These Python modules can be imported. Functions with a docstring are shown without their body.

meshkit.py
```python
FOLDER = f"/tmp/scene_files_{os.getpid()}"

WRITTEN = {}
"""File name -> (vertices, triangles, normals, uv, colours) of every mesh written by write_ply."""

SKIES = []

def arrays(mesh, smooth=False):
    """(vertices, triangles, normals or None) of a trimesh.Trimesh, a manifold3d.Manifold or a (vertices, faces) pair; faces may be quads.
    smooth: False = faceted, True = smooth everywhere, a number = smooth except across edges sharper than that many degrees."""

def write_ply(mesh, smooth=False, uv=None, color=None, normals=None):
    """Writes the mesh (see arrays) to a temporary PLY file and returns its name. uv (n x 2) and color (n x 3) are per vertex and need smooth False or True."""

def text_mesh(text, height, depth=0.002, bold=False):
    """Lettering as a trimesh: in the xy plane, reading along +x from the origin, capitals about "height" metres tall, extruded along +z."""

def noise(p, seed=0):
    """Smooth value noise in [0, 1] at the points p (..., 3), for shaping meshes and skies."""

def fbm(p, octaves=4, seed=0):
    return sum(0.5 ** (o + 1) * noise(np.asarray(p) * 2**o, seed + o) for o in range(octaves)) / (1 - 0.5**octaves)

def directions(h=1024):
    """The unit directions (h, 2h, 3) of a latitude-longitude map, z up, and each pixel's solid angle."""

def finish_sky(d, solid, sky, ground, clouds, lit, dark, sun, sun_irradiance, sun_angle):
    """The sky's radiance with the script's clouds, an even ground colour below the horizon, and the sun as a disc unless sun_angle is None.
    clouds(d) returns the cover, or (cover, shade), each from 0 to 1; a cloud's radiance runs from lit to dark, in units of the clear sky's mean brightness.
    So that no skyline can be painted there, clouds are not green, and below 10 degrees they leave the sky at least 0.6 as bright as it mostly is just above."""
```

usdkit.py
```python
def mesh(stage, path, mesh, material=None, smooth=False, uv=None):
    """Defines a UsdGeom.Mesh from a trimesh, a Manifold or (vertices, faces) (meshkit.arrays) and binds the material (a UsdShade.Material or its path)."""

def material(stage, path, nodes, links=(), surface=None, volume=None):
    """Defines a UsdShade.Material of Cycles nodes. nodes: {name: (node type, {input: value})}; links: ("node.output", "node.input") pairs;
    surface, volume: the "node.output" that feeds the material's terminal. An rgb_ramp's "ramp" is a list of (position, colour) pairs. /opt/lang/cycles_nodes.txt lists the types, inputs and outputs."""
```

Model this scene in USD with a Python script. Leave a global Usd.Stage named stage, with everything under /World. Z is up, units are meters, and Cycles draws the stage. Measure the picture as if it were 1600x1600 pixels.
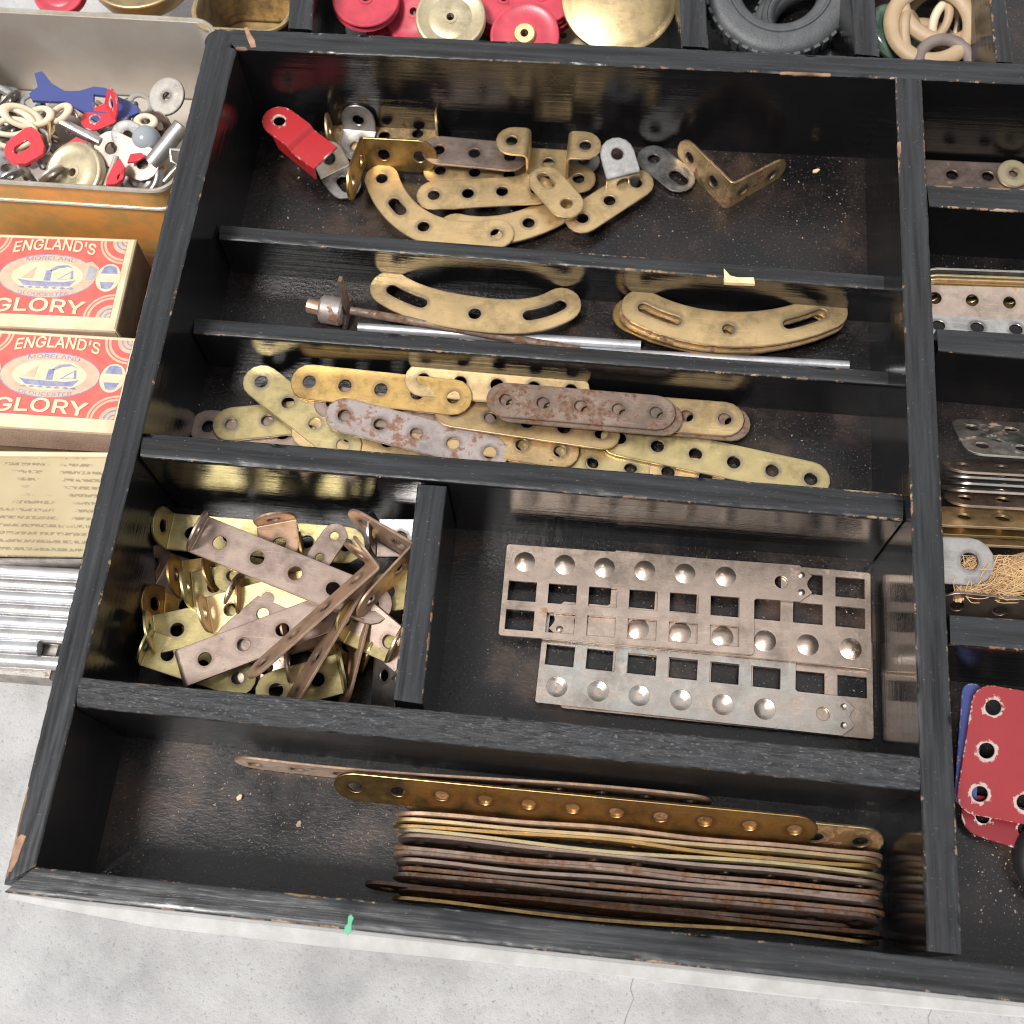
import math, random, numpy as np, trimesh, usdkit, meshkit
import mapbox_earcut, manifold3d
from shapely.geometry import Polygon, Point, box as sbox
from pxr import Usd, UsdGeom, UsdLux, UsdShade, Gf, Sdf, Vt
rng = np.random.default_rng(7); random.seed(7)
stage = Usd.Stage.CreateInMemory()
UsdGeom.SetStageUpAxis(stage, 'Z'); UsdGeom.SetStageMetersPerUnit(stage, 1.0)
UsdGeom.Xform.Define(stage, '/World'); UsdGeom.Scope.Define(stage, '/World/Looks')
# ------------------------------------------------------------------ camera, sky, sun, exposure
F, EYE = 1776.476, np.array([133.2447, -15.737, 300.1927])          # focal length in pixels of a 1600 pixel picture; eye in mm
def rot(a):
    (cx, cy, cz), (sx, sy, sz) = np.cos(a), np.sin(a)
    return (np.array([[cz, -sz, 0], [sz, cz, 0], [0, 0, 1]]) @ np.array([[cy, 0, sy], [0, 1, 0], [-sy, 0, cy]])
            @ np.array([[1, 0, 0], [0, cx, -sx], [0, sx, cx]]))
CAM = rot(np.array([0.394385, 0.029646, 0.097673]))
cam = UsdGeom.Camera.Define(stage, '/World/camera')
m4 = np.eye(4); m4[:3, :3] = CAM.T; m4[3, :3] = EYE / 1000
cam.AddTransformOp().Set(Gf.Matrix4d(*m4.ravel().tolist()))
cam.CreateHorizontalApertureAttr(36.0); cam.CreateVerticalApertureAttr(36.0); cam.CreateFocalLengthAttr(36.0 * F / 1600)
cam.CreateClippingRangeAttr(Gf.Vec2f(0.01, 100)); cam.CreateFStopAttr(22.0); cam.CreateFocusDistanceAttr(0.345)
EXPOSURE, SKY, SUN, SUN_ANGLE = 0.7, 0.11, 0.66, 13.0
SUN_DIR = np.array([-0.30, -0.34, 0.90]); SUN_DIR /= np.linalg.norm(SUN_DIR)
cam.GetPrim().CreateAttribute('exposure', Sdf.ValueTypeNames.Float).Set(EXPOSURE)
def mat(name, nodes, links=(), surface='p.BSDF'):
    return usdkit.material(stage, '/World/Looks/' + name, nodes, links, surface=surface)
elev, azim = math.asin(SUN_DIR[2]), math.atan2(SUN_DIR[0], SUN_DIR[1])
skym = mat('sky_material', {
    'sky': ('sky_texture', {'sky_type': 'single_scattering', 'sun_disc': False, 'sun_elevation': elev, 'sun_rotation': azim}),
    'tc': ('texture_coordinate', {}), 'n': ('noise_texture', {'scale': 2.2, 'detail': 5.0, 'roughness': 0.55}),
    'r': ('rgb_ramp', {'ramp': [(0.34, (0.55, 0.55, 0.55)), (0.62, (0.97, 0.97, 0.97))]}),
    'mx': ('mix_color', {'b': (5.6, 5.5, 5.3)}), 'bg': ('background_shader', {'strength': SKY})},
    [('tc.generated', 'n.vector'), ('n.fac', 'r.fac'), ('r.color', 'mx.fac'), ('sky.color', 'mx.a'), ('mx.result', 'bg.color')], surface='bg.background')
dome = UsdLux.DomeLight.Define(stage, '/World/sky'); UsdShade.MaterialBindingAPI.Apply(dome.GetPrim()).Bind(skym)
dome.GetPrim().SetCustomDataByKey('kind', 'structure')
sun = UsdLux.DistantLight.Define(stage, '/World/sun')
sun.CreateNormalizeAttr(True); sun.CreateIntensityAttr(SUN); sun.CreateAngleAttr(SUN_ANGLE); sun.CreateColorAttr(Gf.Vec3f(1, 0.98, 0.95))
zz = SUN_DIR; xx = np.cross([0, 1.0, 0], zz); xx /= np.linalg.norm(xx); yy = np.cross(zz, xx)
m4 = np.eye(4); m4[:3, :3] = np.array([xx, yy, zz]); sun.AddTransformOp().Set(Gf.Matrix4d(*m4.ravel().tolist()))

# ------------------------------------------------------------------ helpers (everything in mm until a mesh is written)
FLOOR, TABLE = -40.0, -46.0
def at(px, py, z):
    """The point of the plane at height z that the photograph shows at this pixel."""
    d = CAM @ np.array([(px - 800) / F, -(py - 800) / F, -1.0])
    return EYE + (z - EYE[2]) / d[2] * d
def P(px, py, h=0.0): return at(px, py, FLOOR + h)
used = {}
def numbered(path):
    used[path] = k = used.get(path, -1) + 1
    return path if k == 0 else f'{path}_{k:03d}'
def custom(prim, label=None, cat=None, group=None, kind=None):
    for k, v in (('label', label), ('category', cat), ('group', group), ('kind', kind)):
        if v: prim.SetCustomDataByKey(k, v)
    return prim
def write(path, mesh, material, smooth=30, wear=None, loc=None):
    v, f = np.asarray(mesh.vertices, float), np.asarray(mesh.faces)
    if wear is not None and smooth:
        s = trimesh.graph.smooth_shade(trimesh.Trimesh(v, f, process=False), angle=np.radians(smooth), facet_minarea=None)
        from scipy.spatial import cKDTree
        wear = np.asarray(wear)[cKDTree(v).query(np.asarray(s.vertices))[1]]
        mesh, smooth = s, True
        v = np.asarray(s.vertices)
    loc = np.zeros(3) if loc is None else loc
    mm = trimesh.Trimesh((np.asarray(mesh.vertices) - loc) / 1000, np.asarray(mesh.faces), process=False)
    g = usdkit.mesh(stage, path, mm, material, smooth=smooth)
    if wear is not None:
        UsdGeom.PrimvarsAPI(g).CreatePrimvar('wear', Sdf.ValueTypeNames.FloatArray, 'vertex').Set(Vt.FloatArray.FromNumpy(np.asarray(wear, np.float32)))
    return g
class M:                                   # a mesh with an optional wear value per vertex
    def __init__(s, mesh, wear=None): s.m, s.w = mesh, wear
    @property
    def v(s): return np.asarray(s.m.vertices)
    def xf(s, fr): return M(trimesh.Trimesh(fr.pt(s.v), s.m.faces, process=False), s.w)
    def moved(s, fn): return M(trimesh.Trimesh(fn(s.v.copy()), s.m.faces, process=False), s.w)
def asM(x): return x if isinstance(x, M) else M(x)
def base(ms):
    v = np.vstack([asM(x).v for x in ms]); lo, hi = v.min(0), v.max(0)
    return np.array([(lo[0] + hi[0]) / 2, (lo[1] + hi[1]) / 2, lo[2]])
def single(name, mesh, material, label, cat, group=None, kind=None, smooth=30):
    x = asM(mesh); loc = base([x]); path = numbered('/World/' + name)
    g = write(path, x.m, material, smooth, x.w, loc); UsdGeom.Xformable(g).AddTranslateOp().Set(Gf.Vec3d(*(loc / 1000)))
    custom(g.GetPrim(), label, cat, group, kind); return g
class Thing:
    def __init__(s, name, label, cat, loc, group=None, kind=None):
        s.path = numbered('/World/' + name); s.loc = np.asarray(loc, float)
        x = UsdGeom.Xform.Define(stage, s.path); x.AddTranslateOp().Set(Gf.Vec3d(*(s.loc / 1000))); custom(x.GetPrim(), label, cat, group, kind)
    def part(s, name, mesh, material, label=None, parent=None, smooth=30, kind=None):
        x = asM(mesh); path = numbered((parent or s.path) + '/' + name)
        g = write(path, x.m, material, smooth, x.w, s.loc); custom(g.GetPrim(), label, kind=kind); return path
class Frame:
    def __init__(s, o, X, Y, Z): s.o, s.R = np.asarray(o, float), np.stack([X, Y, Z], 1)
    def pt(s, v): return np.asarray(v) @ s.R.T + s.o
def unit(a): a = np.asarray(a, float); return a / np.linalg.norm(a)
def frame(o, x, roll=0.0, up=(0, 0, 1)):
    X = unit(x); Y = unit(np.cross(up, X)); Z = np.cross(X, Y); c, n = math.cos(math.radians(roll)), math.sin(math.radians(roll))
    return Frame(o, X, c * Y + n * Z, -n * Y + c * Z)
def circ(c, r, n=18, a0=0.0): t = a0 + np.arange(n) * 2 * np.pi / n; return np.stack([c[0] + r * np.cos(t), c[1] + r * np.sin(t)], 1)
def slot(a, b, r, n=8):                    # an elongated outline from a to b
    a, b = np.array(a, float), np.array(b, float); t = math.atan2(*(b - a)[::-1])
    k = np.linspace(-np.pi / 2, np.pi / 2, n)
    return np.vstack([np.stack([b[0] + r * np.cos(t + k), b[1] + r * np.sin(t + k)], 1), np.stack([a[0] + r * np.cos(t + np.pi + k), a[1] + r * np.sin(t + np.pi + k)], 1)])
def rect(x0, y0, x1, y1): return np.array([[x0, y0], [x1, y0], [x1, y1], [x0, y1]], float)
def rrect(x0, y0, x1, y1, r, n=6):
    out = []
    for cx, cy, a in ((x1 - r, y0 + r, -90), (x1 - r, y1 - r, 0), (x0 + r, y1 - r, 90), (x0 + r, y0 + r, 180)):
        k = np.radians(np.linspace(a, a + 90, n)); out.append(np.stack([cx + r * np.cos(k), cy + r * np.sin(k)], 1))
    return np.vstack(out)
def area(p): return 0.5 * np.sum(p[:, 0] * np.roll(p[:, 1], -1) - np.roll(p[:, 0], -1) * p[:, 1])
def inset(p, d):
    t = np.roll(p, -1, 0) - p; t /= np.linalg.norm(t, axis=1, keepdims=True) + 1e-12
    n = np.stack([-t[:, 1], t[:, 0]], 1); q = n + np.roll(n, 1, 0); q /= np.linalg.norm(q, axis=1, keepdims=True) + 1e-9
    return p + q * (d / np.clip((q * n).sum(1, keepdims=True), 0.45, 1))
def sheet(outer, holes=(), t=0.9, ch=0.14, ring=1.7, oring=0.8, refine=None):
    """Sheet metal with chamfered edges: outline and holes as loops; wear runs from 1 at holes (0.6 at the outline) to 0 on the flat."""
    outer = np.asarray(outer, float); outer = outer if area(outer) > 0 else outer[::-1]
    loops = [(outer, oring, 0.6)] + [((h if area(h) < 0 else h[::-1]), ring, 1.0) for h in map(np.asarray, holes)]
    V, W, T, n, caps = [], [], [], 0, []
    for p, rg, w in loops:
        k = len(p); a, b = inset(p, ch), inset(p, ch + rg)
        for q, z, ww in ((b, 0, 0), (a, 0, w), (p, ch, w), (p, t - ch, w), (a, t, w), (b, t, 0)):
            V.append(np.column_stack([q, np.full(k, z)])); W.append(np.full(k, ww))
        i = np.arange(k); j = (i + 1) % k
        for l in range(5):
            A, B = n + l * k, n + (l + 1) * k
            T += [np.stack([A + i, A + j, B + j], 1), np.stack([A + i, B + j, B + i], 1)]
        caps.append((b, n, n + 5 * k)); n += 6 * k
    flat = np.vstack([c[0] for c in caps]); ends = np.cumsum([len(c[0]) for c in caps]).astype(np.uint32)
    tri = np.asarray(mapbox_earcut.triangulate_float64(flat, ends)).reshape(-1, 3).astype(int)
    lo = np.concatenate([c[1] + np.arange(len(c[0])) for c in caps]); hi = np.concatenate([c[2] + np.arange(len(c[0])) for c in caps])
    e = flat[tri]; s = np.cross(e[:, 1] - e[:, 0], e[:, 2] - e[:, 0]); tri = np.where((s > 0)[:, None], tri, tri[:, ::-1])
    T += [hi[tri], lo[tri][:, ::-1]]
    V, W, T = np.vstack(V), np.concatenate(W), np.vstack(T)
    if refine:
        q = manifold3d.Manifold(manifold3d.Mesh(np.column_stack([V, W]).astype(np.float32), T.astype(np.uint32)))
        if q.status() == manifold3d.Error.NoError and q.num_tri() > 0:
            r = q.refine_to_length(refine).to_mesh(); V, W, T = np.array(r.vert_properties[:, :3], float), np.array(r.vert_properties[:, 3]), np.array(r.tri_verts)
        else:
            V2, T2 = trimesh.remesh.subdivide_to_size(np.column_stack([V]), T, refine * 1.6)[:2]; V, T, W = V2, T2, np.zeros(len(V2))
    return M(trimesh.Trimesh(V, T, process=False), W)
def cut(m, c):
    """Splits the triangles of a sheet along the plane x = c."""
    V, F_, W = m.v, np.asarray(m.m.faces), m.w; d = V[:, 0] - c; d = np.where(np.abs(d) < 1e-6, 0, d); sg = np.sign(d)[F_]
    hit = (sg.max(1) > 0) & (sg.min(1) < 0); keep, H = F_[~hit], F_[hit]
    if not len(H): return m
    a, b = H[:, [0, 1, 2]], H[:, [1, 2, 0]]; cross = d[a] * d[b] < 0
    ed = np.sort(np.stack([a[cross], b[cross]], 1), 1); ue, inv = np.unique(ed, axis=0, return_inverse=True); t = d[ue[:, 0]] / (d[ue[:, 0]] - d[ue[:, 1]])
    idx = np.full(a.shape, -1); idx[cross] = len(V) + inv.ravel()
    V2 = np.vstack([V, V[ue[:, 0]] + (V[ue[:, 1]] - V[ue[:, 0]]) * t[:, None]]); W2 = np.r_[W, W[ue[:, 0]] + (W[ue[:, 1]] - W[ue[:, 0]]) * t]
    out = [keep]
    for k in range(3):
        p, q, r = H[:, k], H[:, (k + 1) % 3], H[:, (k + 2) % 3]; e0, e1, e2 = idx[:, k], idx[:, (k + 1) % 3], idx[:, (k + 2) % 3]
        z = (e0 >= 0) & (e1 < 0) & (e2 >= 0)          # p alone on its side
        out += [np.stack([p[z], e0[z], e2[z]], 1), np.stack([e0[z], q[z], r[z]], 1), np.stack([e0[z], r[z], e2[z]], 1)]
        z = (e0 >= 0) & (e1 < 0) & (e2 < 0)           # r lies on the plane
        out += [np.stack([p[z], e0[z], r[z]], 1), np.stack([e0[z], q[z], r[z]], 1)]
    return M(trimesh.Trimesh(V2, np.vstack(out), process=False), W2)
def fold(m, bends, r=1.3):
    """Folds a sheet along lines x = s: (s, degrees) turns what lies beyond s (on the side away from 0) up by that angle; from the outermost line in."""
    for s, ang in bends:
        for k in range(6): m = cut(m, s + (1 if s >= 0 else -1) * r * math.radians(abs(ang)) * k / 5)
    x0 = m.v[:, 0].copy(); v = m.v.copy()
    for s, ang in sorted(bends, key=lambda b: -abs(b[0])):
        sg = 1.0 if s >= 0 else -1.0; th = math.radians(ang); q = 1 if th > 0 else -1; th = abs(th)
        u = sg * (x0 - s); X, Z = sg * (v[:, 0] - s), q * v[:, 2]
        arc = (u > 0) & (u < r * th); far = u >= r * th; a = np.where(arc, u / r, th)
        Xa, Za = (r - Z) * np.sin(a), r - (r - Z) * np.cos(a)
        d = X - r * th
        Xf, Zf = (r - Z) * math.sin(th) + d * math.cos(th), r - (r - Z) * math.cos(th) + d * math.sin(th)
        X, Z = np.where(arc, Xa, np.where(far, Xf, X)), np.where(arc, Za, np.where(far, Zf, Z))
        v[:, 0], v[:, 2] = s + sg * X, q * Z
    return M(trimesh.Trimesh(v, m.m.faces, process=False), m.w)
PITCH, HW, HR = 12.7, 6.3, 2.15
def strip_mesh(n, t=0.9, hr=HR, pitch=PITCH, hw=HW, refine=None, bow=None, twist=0.0):
    m = sheet(slot((0, 0), ((n - 1) * pitch, 0), hw, 9), [circ((i * pitch, 0), hr, 16) for i in range(n)], t)
    if bow or twist:
        for k in range(1, 4 * (n - 1)): m = cut(m, k * pitch / 4 + 0.01)
        L = (n - 1) * pitch
        def fn(v):
            s = v[:, 0] / L
            if twist: a = twist * (s - 0.5); y, z = v[:, 1].copy(), v[:, 2].copy(); v[:, 1], v[:, 2] = y * np.cos(a) - z * np.sin(a), y * np.sin(a) + z * np.cos(a)
            if bow: v[:, 2] += sum(A * (np.sin(np.pi * (k * s + ph)) - (1 - s) * np.sin(np.pi * ph) - s * np.sin(np.pi * (k + ph))) for A, k, ph in bow)
            return v
        m = m.moved(fn)
    return m
def strip(n, pa, ha, pb, hb, material, label, roll=0.0, group=None, name='perforated_strip', cat='metal strip', t=0.9, bow=None, twist=0.0, hw=HW):
    """A strip whose first and last hole lie at two pixels and two heights above the tray floor."""
    a, b = P(*pa, ha), P(*pb, hb); pitch = np.linalg.norm(b - a) / (n - 1)
    m = strip_mesh(n, t, pitch=pitch, bow=bow, twist=twist, hw=hw).xf(frame(a, b - a, roll))
    return single(name, m, material, label, cat, group)
def tube(pts, r, sides=10, caps=True):
    p = np.asarray(pts, float); rr = np.broadcast_to(r, (len(p),)); t = unit_rows(np.gradient(p, axis=0))
    a = np.cross(t, [0.13, 0.21, 0.97]); a = unit_rows(a); b = np.cross(t, a); g = np.arange(sides) * 2 * np.pi / sides
    v = p[:, None] + rr[:, None, None] * (np.cos(g)[None, :, None] * a[:, None] + np.sin(g)[None, :, None] * b[:, None])
    n = len(p); i, j = np.meshgrid(np.arange(n - 1), np.arange(sides), indexing='ij'); k = (j + 1) % sides
    q = np.stack([i * sides + j, i * sides + k, (i + 1) * sides + k, (i + 1) * sides + j], -1).reshape(-1, 4)
    f = np.vstack([q[:, [0, 1, 2]], q[:, [0, 2, 3]]]); v = v.reshape(-1, 3)
    if caps:
        c0, c1 = len(v), len(v) + 1; v = np.vstack([v, p[0], p[-1]]); j = np.arange(sides); k = (j + 1) % sides; e = (n - 1) * sides
        f = np.vstack([f, np.stack([np.full(sides, c0), k, j], 1), np.stack([np.full(sides, c1), e + j, e + k], 1)])
    return trimesh.Trimesh(v, f, process=False)
def unit_rows(a): return a / (np.linalg.norm(a, axis=1, keepdims=True) + 1e-12)
def lathe(profile, n=48):
    p = np.asarray(profile, float); g = np.arange(n) * 2 * np.pi / n; k = len(p)
    v = np.stack([p[:, 0][:, None] * np.cos(g), p[:, 0][:, None] * np.sin(g), np.repeat(p[:, 1][:, None], n, 1)], -1).reshape(-1, 3)
    i, j = np.meshgrid(np.arange(k - 1), np.arange(n), indexing='ij'); q = (j + 1) % n
    f = np.stack([i * n + j, i * n + q, (i + 1) * n + q, (i + 1) * n + j], -1).reshape(-1, 4)
    return trimesh.Trimesh(v, np.vstack([f[:, [0, 1, 2]], f[:, [0, 2, 3]]]), process=False)
def ring_lathe(R, r, h=None, n=48, k=14):
    h = h or r; a = -np.linspace(0, 2 * np.pi, k + 1); return lathe(np.stack([R + r * np.cos(a), h * np.sin(a)], 1)[::-1], n)
def up_frame(o, normal, spin=0.0):
    Z = unit(normal); X = unit(np.cross([0.0, 1, 0.001], Z)); Y = np.cross(Z, X); c, s = math.cos(spin), math.sin(spin)
    return Frame(o, c * X + s * Y, -s * X + c * Y, Z)
def prism(poly, z0, z1, ch=0.3):
    """A solid on plan points (mm), chamfered."""
    m = sheet(np.asarray(poly)[:, :2], (), z1 - z0, ch, oring=0.3); return m.moved(lambda v: v + [0, 0, z0])
def join(ms): return M(trimesh.util.concatenate([asM(x).m for x in ms]), np.concatenate([asM(x).w for x in ms]) if all(asM(x).w is not None for x in ms) else None)
# ------------------------------------------------------------------ materials
def G(*c): return tuple(x / 12.92 if x <= 0.04045 else ((x + 0.055) / 1.055) ** 2.4 for x in (k / 255 for k in c))
def ramp(*s): return ('rgb_ramp', {'ramp': [(p, (c, c, c) if np.ndim(c) == 0 else c) for p, c in s]})
def metal(name, c1, c2, rough=(0.28, 0.5), rust=None, rustc=(0.10, 0.045, 0.022), rustc2=(0.22, 0.11, 0.055), met=1.0, ring=(0.12, 0.09, 0.075), ringamt=0.8, bump=0.12, scale=110, streak=None):
    nodes = {'g': ('geometry', {}), 'n1': ('noise_texture', {'scale': scale, 'detail': 5.0, 'roughness': 0.6}), 'r1': ramp((0.34, 0.0), (0.66, 1.0)), 'c': ('mix_color', {'a': c1, 'b': c2}),
             'n2': ('noise_texture', {'scale': 260.0, 'detail': 7.0, 'roughness': 0.68}), 'n3': ('noise_texture', {'scale': 1900.0, 'detail': 3.0}),
             'rr': ramp((0.3, rough[0]), (0.7, rough[1])), 'b': ('bump', {'strength': bump, 'distance': 0.0003}),
             'at': ('attribute', {'attribute': 'wear'}), 'ra': ramp((0.12, 0.0), (0.8, 1.0)), 'rm': ('math', {'math_type': 'multiply', 'value2': ringamt}), 'rn': ramp((0.36, 0.15), (0.6, 1.0)), 'rp': ('math', {'math_type': 'multiply'}),
             'c2': ('mix_color', {'b': ring}), 'p': ('principled_bsdf', {'metallic': met})}
    links = [('g.position', f'{n}.vector') for n in ('n1', 'n2', 'n3')] + [('n1.fac', 'r1.fac'), ('r1.color', 'c.fac'), ('n2.fac', 'rr.fac'), ('n3.fac', 'b.height'),
             ('at.fac', 'ra.fac'), ('ra.color', 'rm.value1'), ('n2.fac', 'rn.fac'), ('rm.value', 'rp.value1'), ('rn.color', 'rp.value2'), ('rp.value', 'c2.fac'), ('c.result', 'c2.a'), ('b.normal', 'p.normal')]
    nodes.update({'nt': ('noise_texture', {'scale': 75.0, 'detail': 7.0, 'roughness': 0.72}), 'tt': ramp((0.50, 0.0), (0.68, 0.62)), 'ct': ('mix_color', {'b': tuple(0.42 * x for x in c2)}),
                  'ms': ('mapping', {'rotation': (0.0, 0.0, 0.35), 'scale': (0.06, 1.0, 1.0)}), 'nsc': ('noise_texture', {'scale': 1500.0, 'detail': 3.0}), 'sr': ramp((0.60, 0.0), (0.70, 0.35)), 'cs': ('mix_color', {'b': tuple(min(1.0, 1.25 * x) for x in c1)})})
    links = [l for l in links if l != ('c.result', 'c2.a')] + [('g.position', 'nt.vector'), ('nt.fac', 'tt.fac'), ('tt.color', 'ct.fac'), ('c.result', 'ct.a'), ('g.position', 'ms.vector'), ('ms.vector', 'nsc.vector'), ('nsc.fac', 'sr.fac'), ('sr.color', 'cs.fac'), ('ct.result', 'cs.a'), ('cs.result', 'c2.a')]
    if rust is None:
        links += [('c2.result', 'p.base_color'), ('rr.color', 'p.roughness')]
    else:
        nodes.update({'rs': ramp((rust - 0.035, 1.0), (rust + 0.035, 0.0)), 'nr': ('noise_texture', {'scale': 700.0, 'detail': 5.0}), 'rc': ('mix_color', {'a': rustc, 'b': rustc2}), 'rcr': ramp((0.35, 0.0), (0.65, 1.0)), 'c3': ('mix_color', {}),
                      'ro': ('mix_float', {'b': 0.75}), 'me': ('mix_float', {'a': met, 'b': 0.15}), 'n5': ('noise_texture', {'scale': 150.0, 'detail': 8.0, 'roughness': 0.7})})
        links += [('g.position', 'nr.vector'), ('g.position', 'n5.vector'), ('n5.fac', 'rs.fac'), ('nr.fac', 'rcr.fac'), ('rcr.color', 'rc.fac'), ('c2.result', 'c3.a'), ('rc.result', 'c3.b'), ('rs.color', 'c3.fac'), ('c3.result', 'p.base_color'),
                  ('rr.color', 'ro.a'), ('rs.color', 'ro.fac'), ('ro.result', 'p.roughness'), ('rs.color', 'me.fac'), ('me.result', 'p.metallic')]
    return mat(name, nodes, links)
BRASS = metal('brass', (0.78, 0.555, 0.285), (0.64, 0.46, 0.235), (0.30, 0.50), met=0.9, ring=(0.24, 0.2, 0.17))
BRASSG = metal('greenish_brass', (0.68, 0.54, 0.27), (0.57, 0.46, 0.22), (0.28, 0.5), met=0.92, ring=(0.22, 0.2, 0.2))
BRASSO = metal('dark_orange_brass', (0.54, 0.35, 0.12), (0.42, 0.27, 0.11), (0.25, 0.5), met=0.95, ring=(0.2, 0.12, 0.08))
BRASSR = metal('rust_spotted_brass', (0.66, 0.46, 0.23), (0.54, 0.37, 0.19), (0.32, 0.55), rust=0.43, met=0.92)
RUST = metal('rusty_steel', (0.34, 0.26, 0.21), (0.25, 0.18, 0.14), (0.5, 0.7), rust=0.49, rustc2=(0.19, 0.115, 0.08), met=0.75)
RUSTD = metal('dark_rusty_steel', (0.24, 0.16, 0.12), (0.15, 0.095, 0.07), (0.45, 0.65), rust=0.5, met=0.75)
BRASSH = metal('shadowy_greenish_brass', (0.58, 0.48, 0.23), (0.46, 0.38, 0.17), (0.28, 0.5), met=0.94, ring=(0.2, 0.18, 0.16))
COPPER = metal('copper_brown_metal', (0.56, 0.36, 0.23), (0.45, 0.30, 0.21), (0.4, 0.58), rust=0.37, met=0.72)
PINK = metal('dull_pinkish_nickel', (0.44, 0.34, 0.28), (0.37, 0.28, 0.235), (0.34, 0.52), rust=0.34, rustc2=(0.25, 0.15, 0.1), met=0.95, ring=(0.2, 0.14, 0.12))
NICKEL = metal('aged_nickel_plate', (0.59, 0.465, 0.38), (0.48, 0.38, 0.31), (0.27, 0.43), rust=0.36, rustc=(0.22, 0.11, 0.06), rustc2=(0.3, 0.19, 0.12), met=0.96, ring=(0.3, 0.2, 0.14), ringamt=0.5)
NICKELB = metal('grey_green_nickel_plate', (0.54, 0.53, 0.48), (0.54, 0.44, 0.37), (0.22, 0.38), rust=0.38, rustc=(0.3, 0.12, 0.05), rustc2=(0.4, 0.24, 0.15), met=0.96, ring=(0.3, 0.2, 0.14), ringamt=0.5)
STEEL = metal('bright_steel', (0.62, 0.60, 0.57), (0.52, 0.5, 0.48), (0.22, 0.4), met=0.98)
STEELD = metal('dull_steel', (0.42, 0.40, 0.38), (0.33, 0.31, 0.29), (0.3, 0.5), met=0.95)
SILVERP = metal('silver_grey_paint', (0.52, 0.52, 0.54), (0.42, 0.42, 0.44), (0.3, 0.45), met=0.6)
FLAKED = metal('flaking_grey_plating', (0.40, 0.345, 0.325), (0.36, 0.30, 0.28), (0.4, 0.6), rust=0.455, rustc=(0.16, 0.075, 0.045), rustc2=(0.27, 0.15, 0.10), met=0.5)
LIDBRASS = metal('dull_lid_brass', (0.50, 0.37, 0.19), (0.42, 0.32, 0.18), (0.3, 0.45), met=0.85, scale=60)
TIN = metal('old_tinplate', (0.50, 0.47, 0.42), (0.42, 0.38, 0.34), (0.3, 0.5), rust=0.36, rustc2=(0.3, 0.2, 0.13), met=0.85, scale=50)
def paintm(name, c1, c2, bare=(0.5, 0.46, 0.42), rough=0.35, chip=0.35, wearchip=0.27, ring=None, scratch=True):
    nodes = {'g': ('geometry', {}), 'n1': ('noise_texture', {'scale': 90.0, 'detail': 4.0}), 'c': ('mix_color', {'a': c1, 'b': c2}), 'n2': ('noise_texture', {'scale': 420.0, 'detail': 7.0, 'roughness': 0.7}),
             'at': ('attribute', {'attribute': 'wear'}), 'm': ('math', {'math_type': 'multiply', 'value2': wearchip}), 'a': ('math', {'math_type': 'add'}), 's': ramp((0.70, 0.0), (0.78, 1.0)), 'c2': ('mix_color', {'b': bare}),
             'n3': ('noise_texture', {'scale': 1500.0, 'detail': 3.0}), 'b': ('bump', {'strength': 0.1, 'distance': 0.0003}), 'p': ('principled_bsdf', {'roughness': rough})}
    links = [('g.position', 'n1.vector'), ('g.position', 'n2.vector'), ('g.position', 'n3.vector'), ('n1.fac', 'c.fac'), ('at.fac', 'm.value1'), ('m.value', 'a.value1'), ('n2.fac', 'a.value2'), ('a.value', 's.fac'),
             ('s.color', 'c2.fac'), ('c.result', 'c2.a'), ('c2.result', 'p.base_color'), ('n3.fac', 'b.height'), ('b.normal', 'p.normal')]
    return mat(name, nodes, links)
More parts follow.
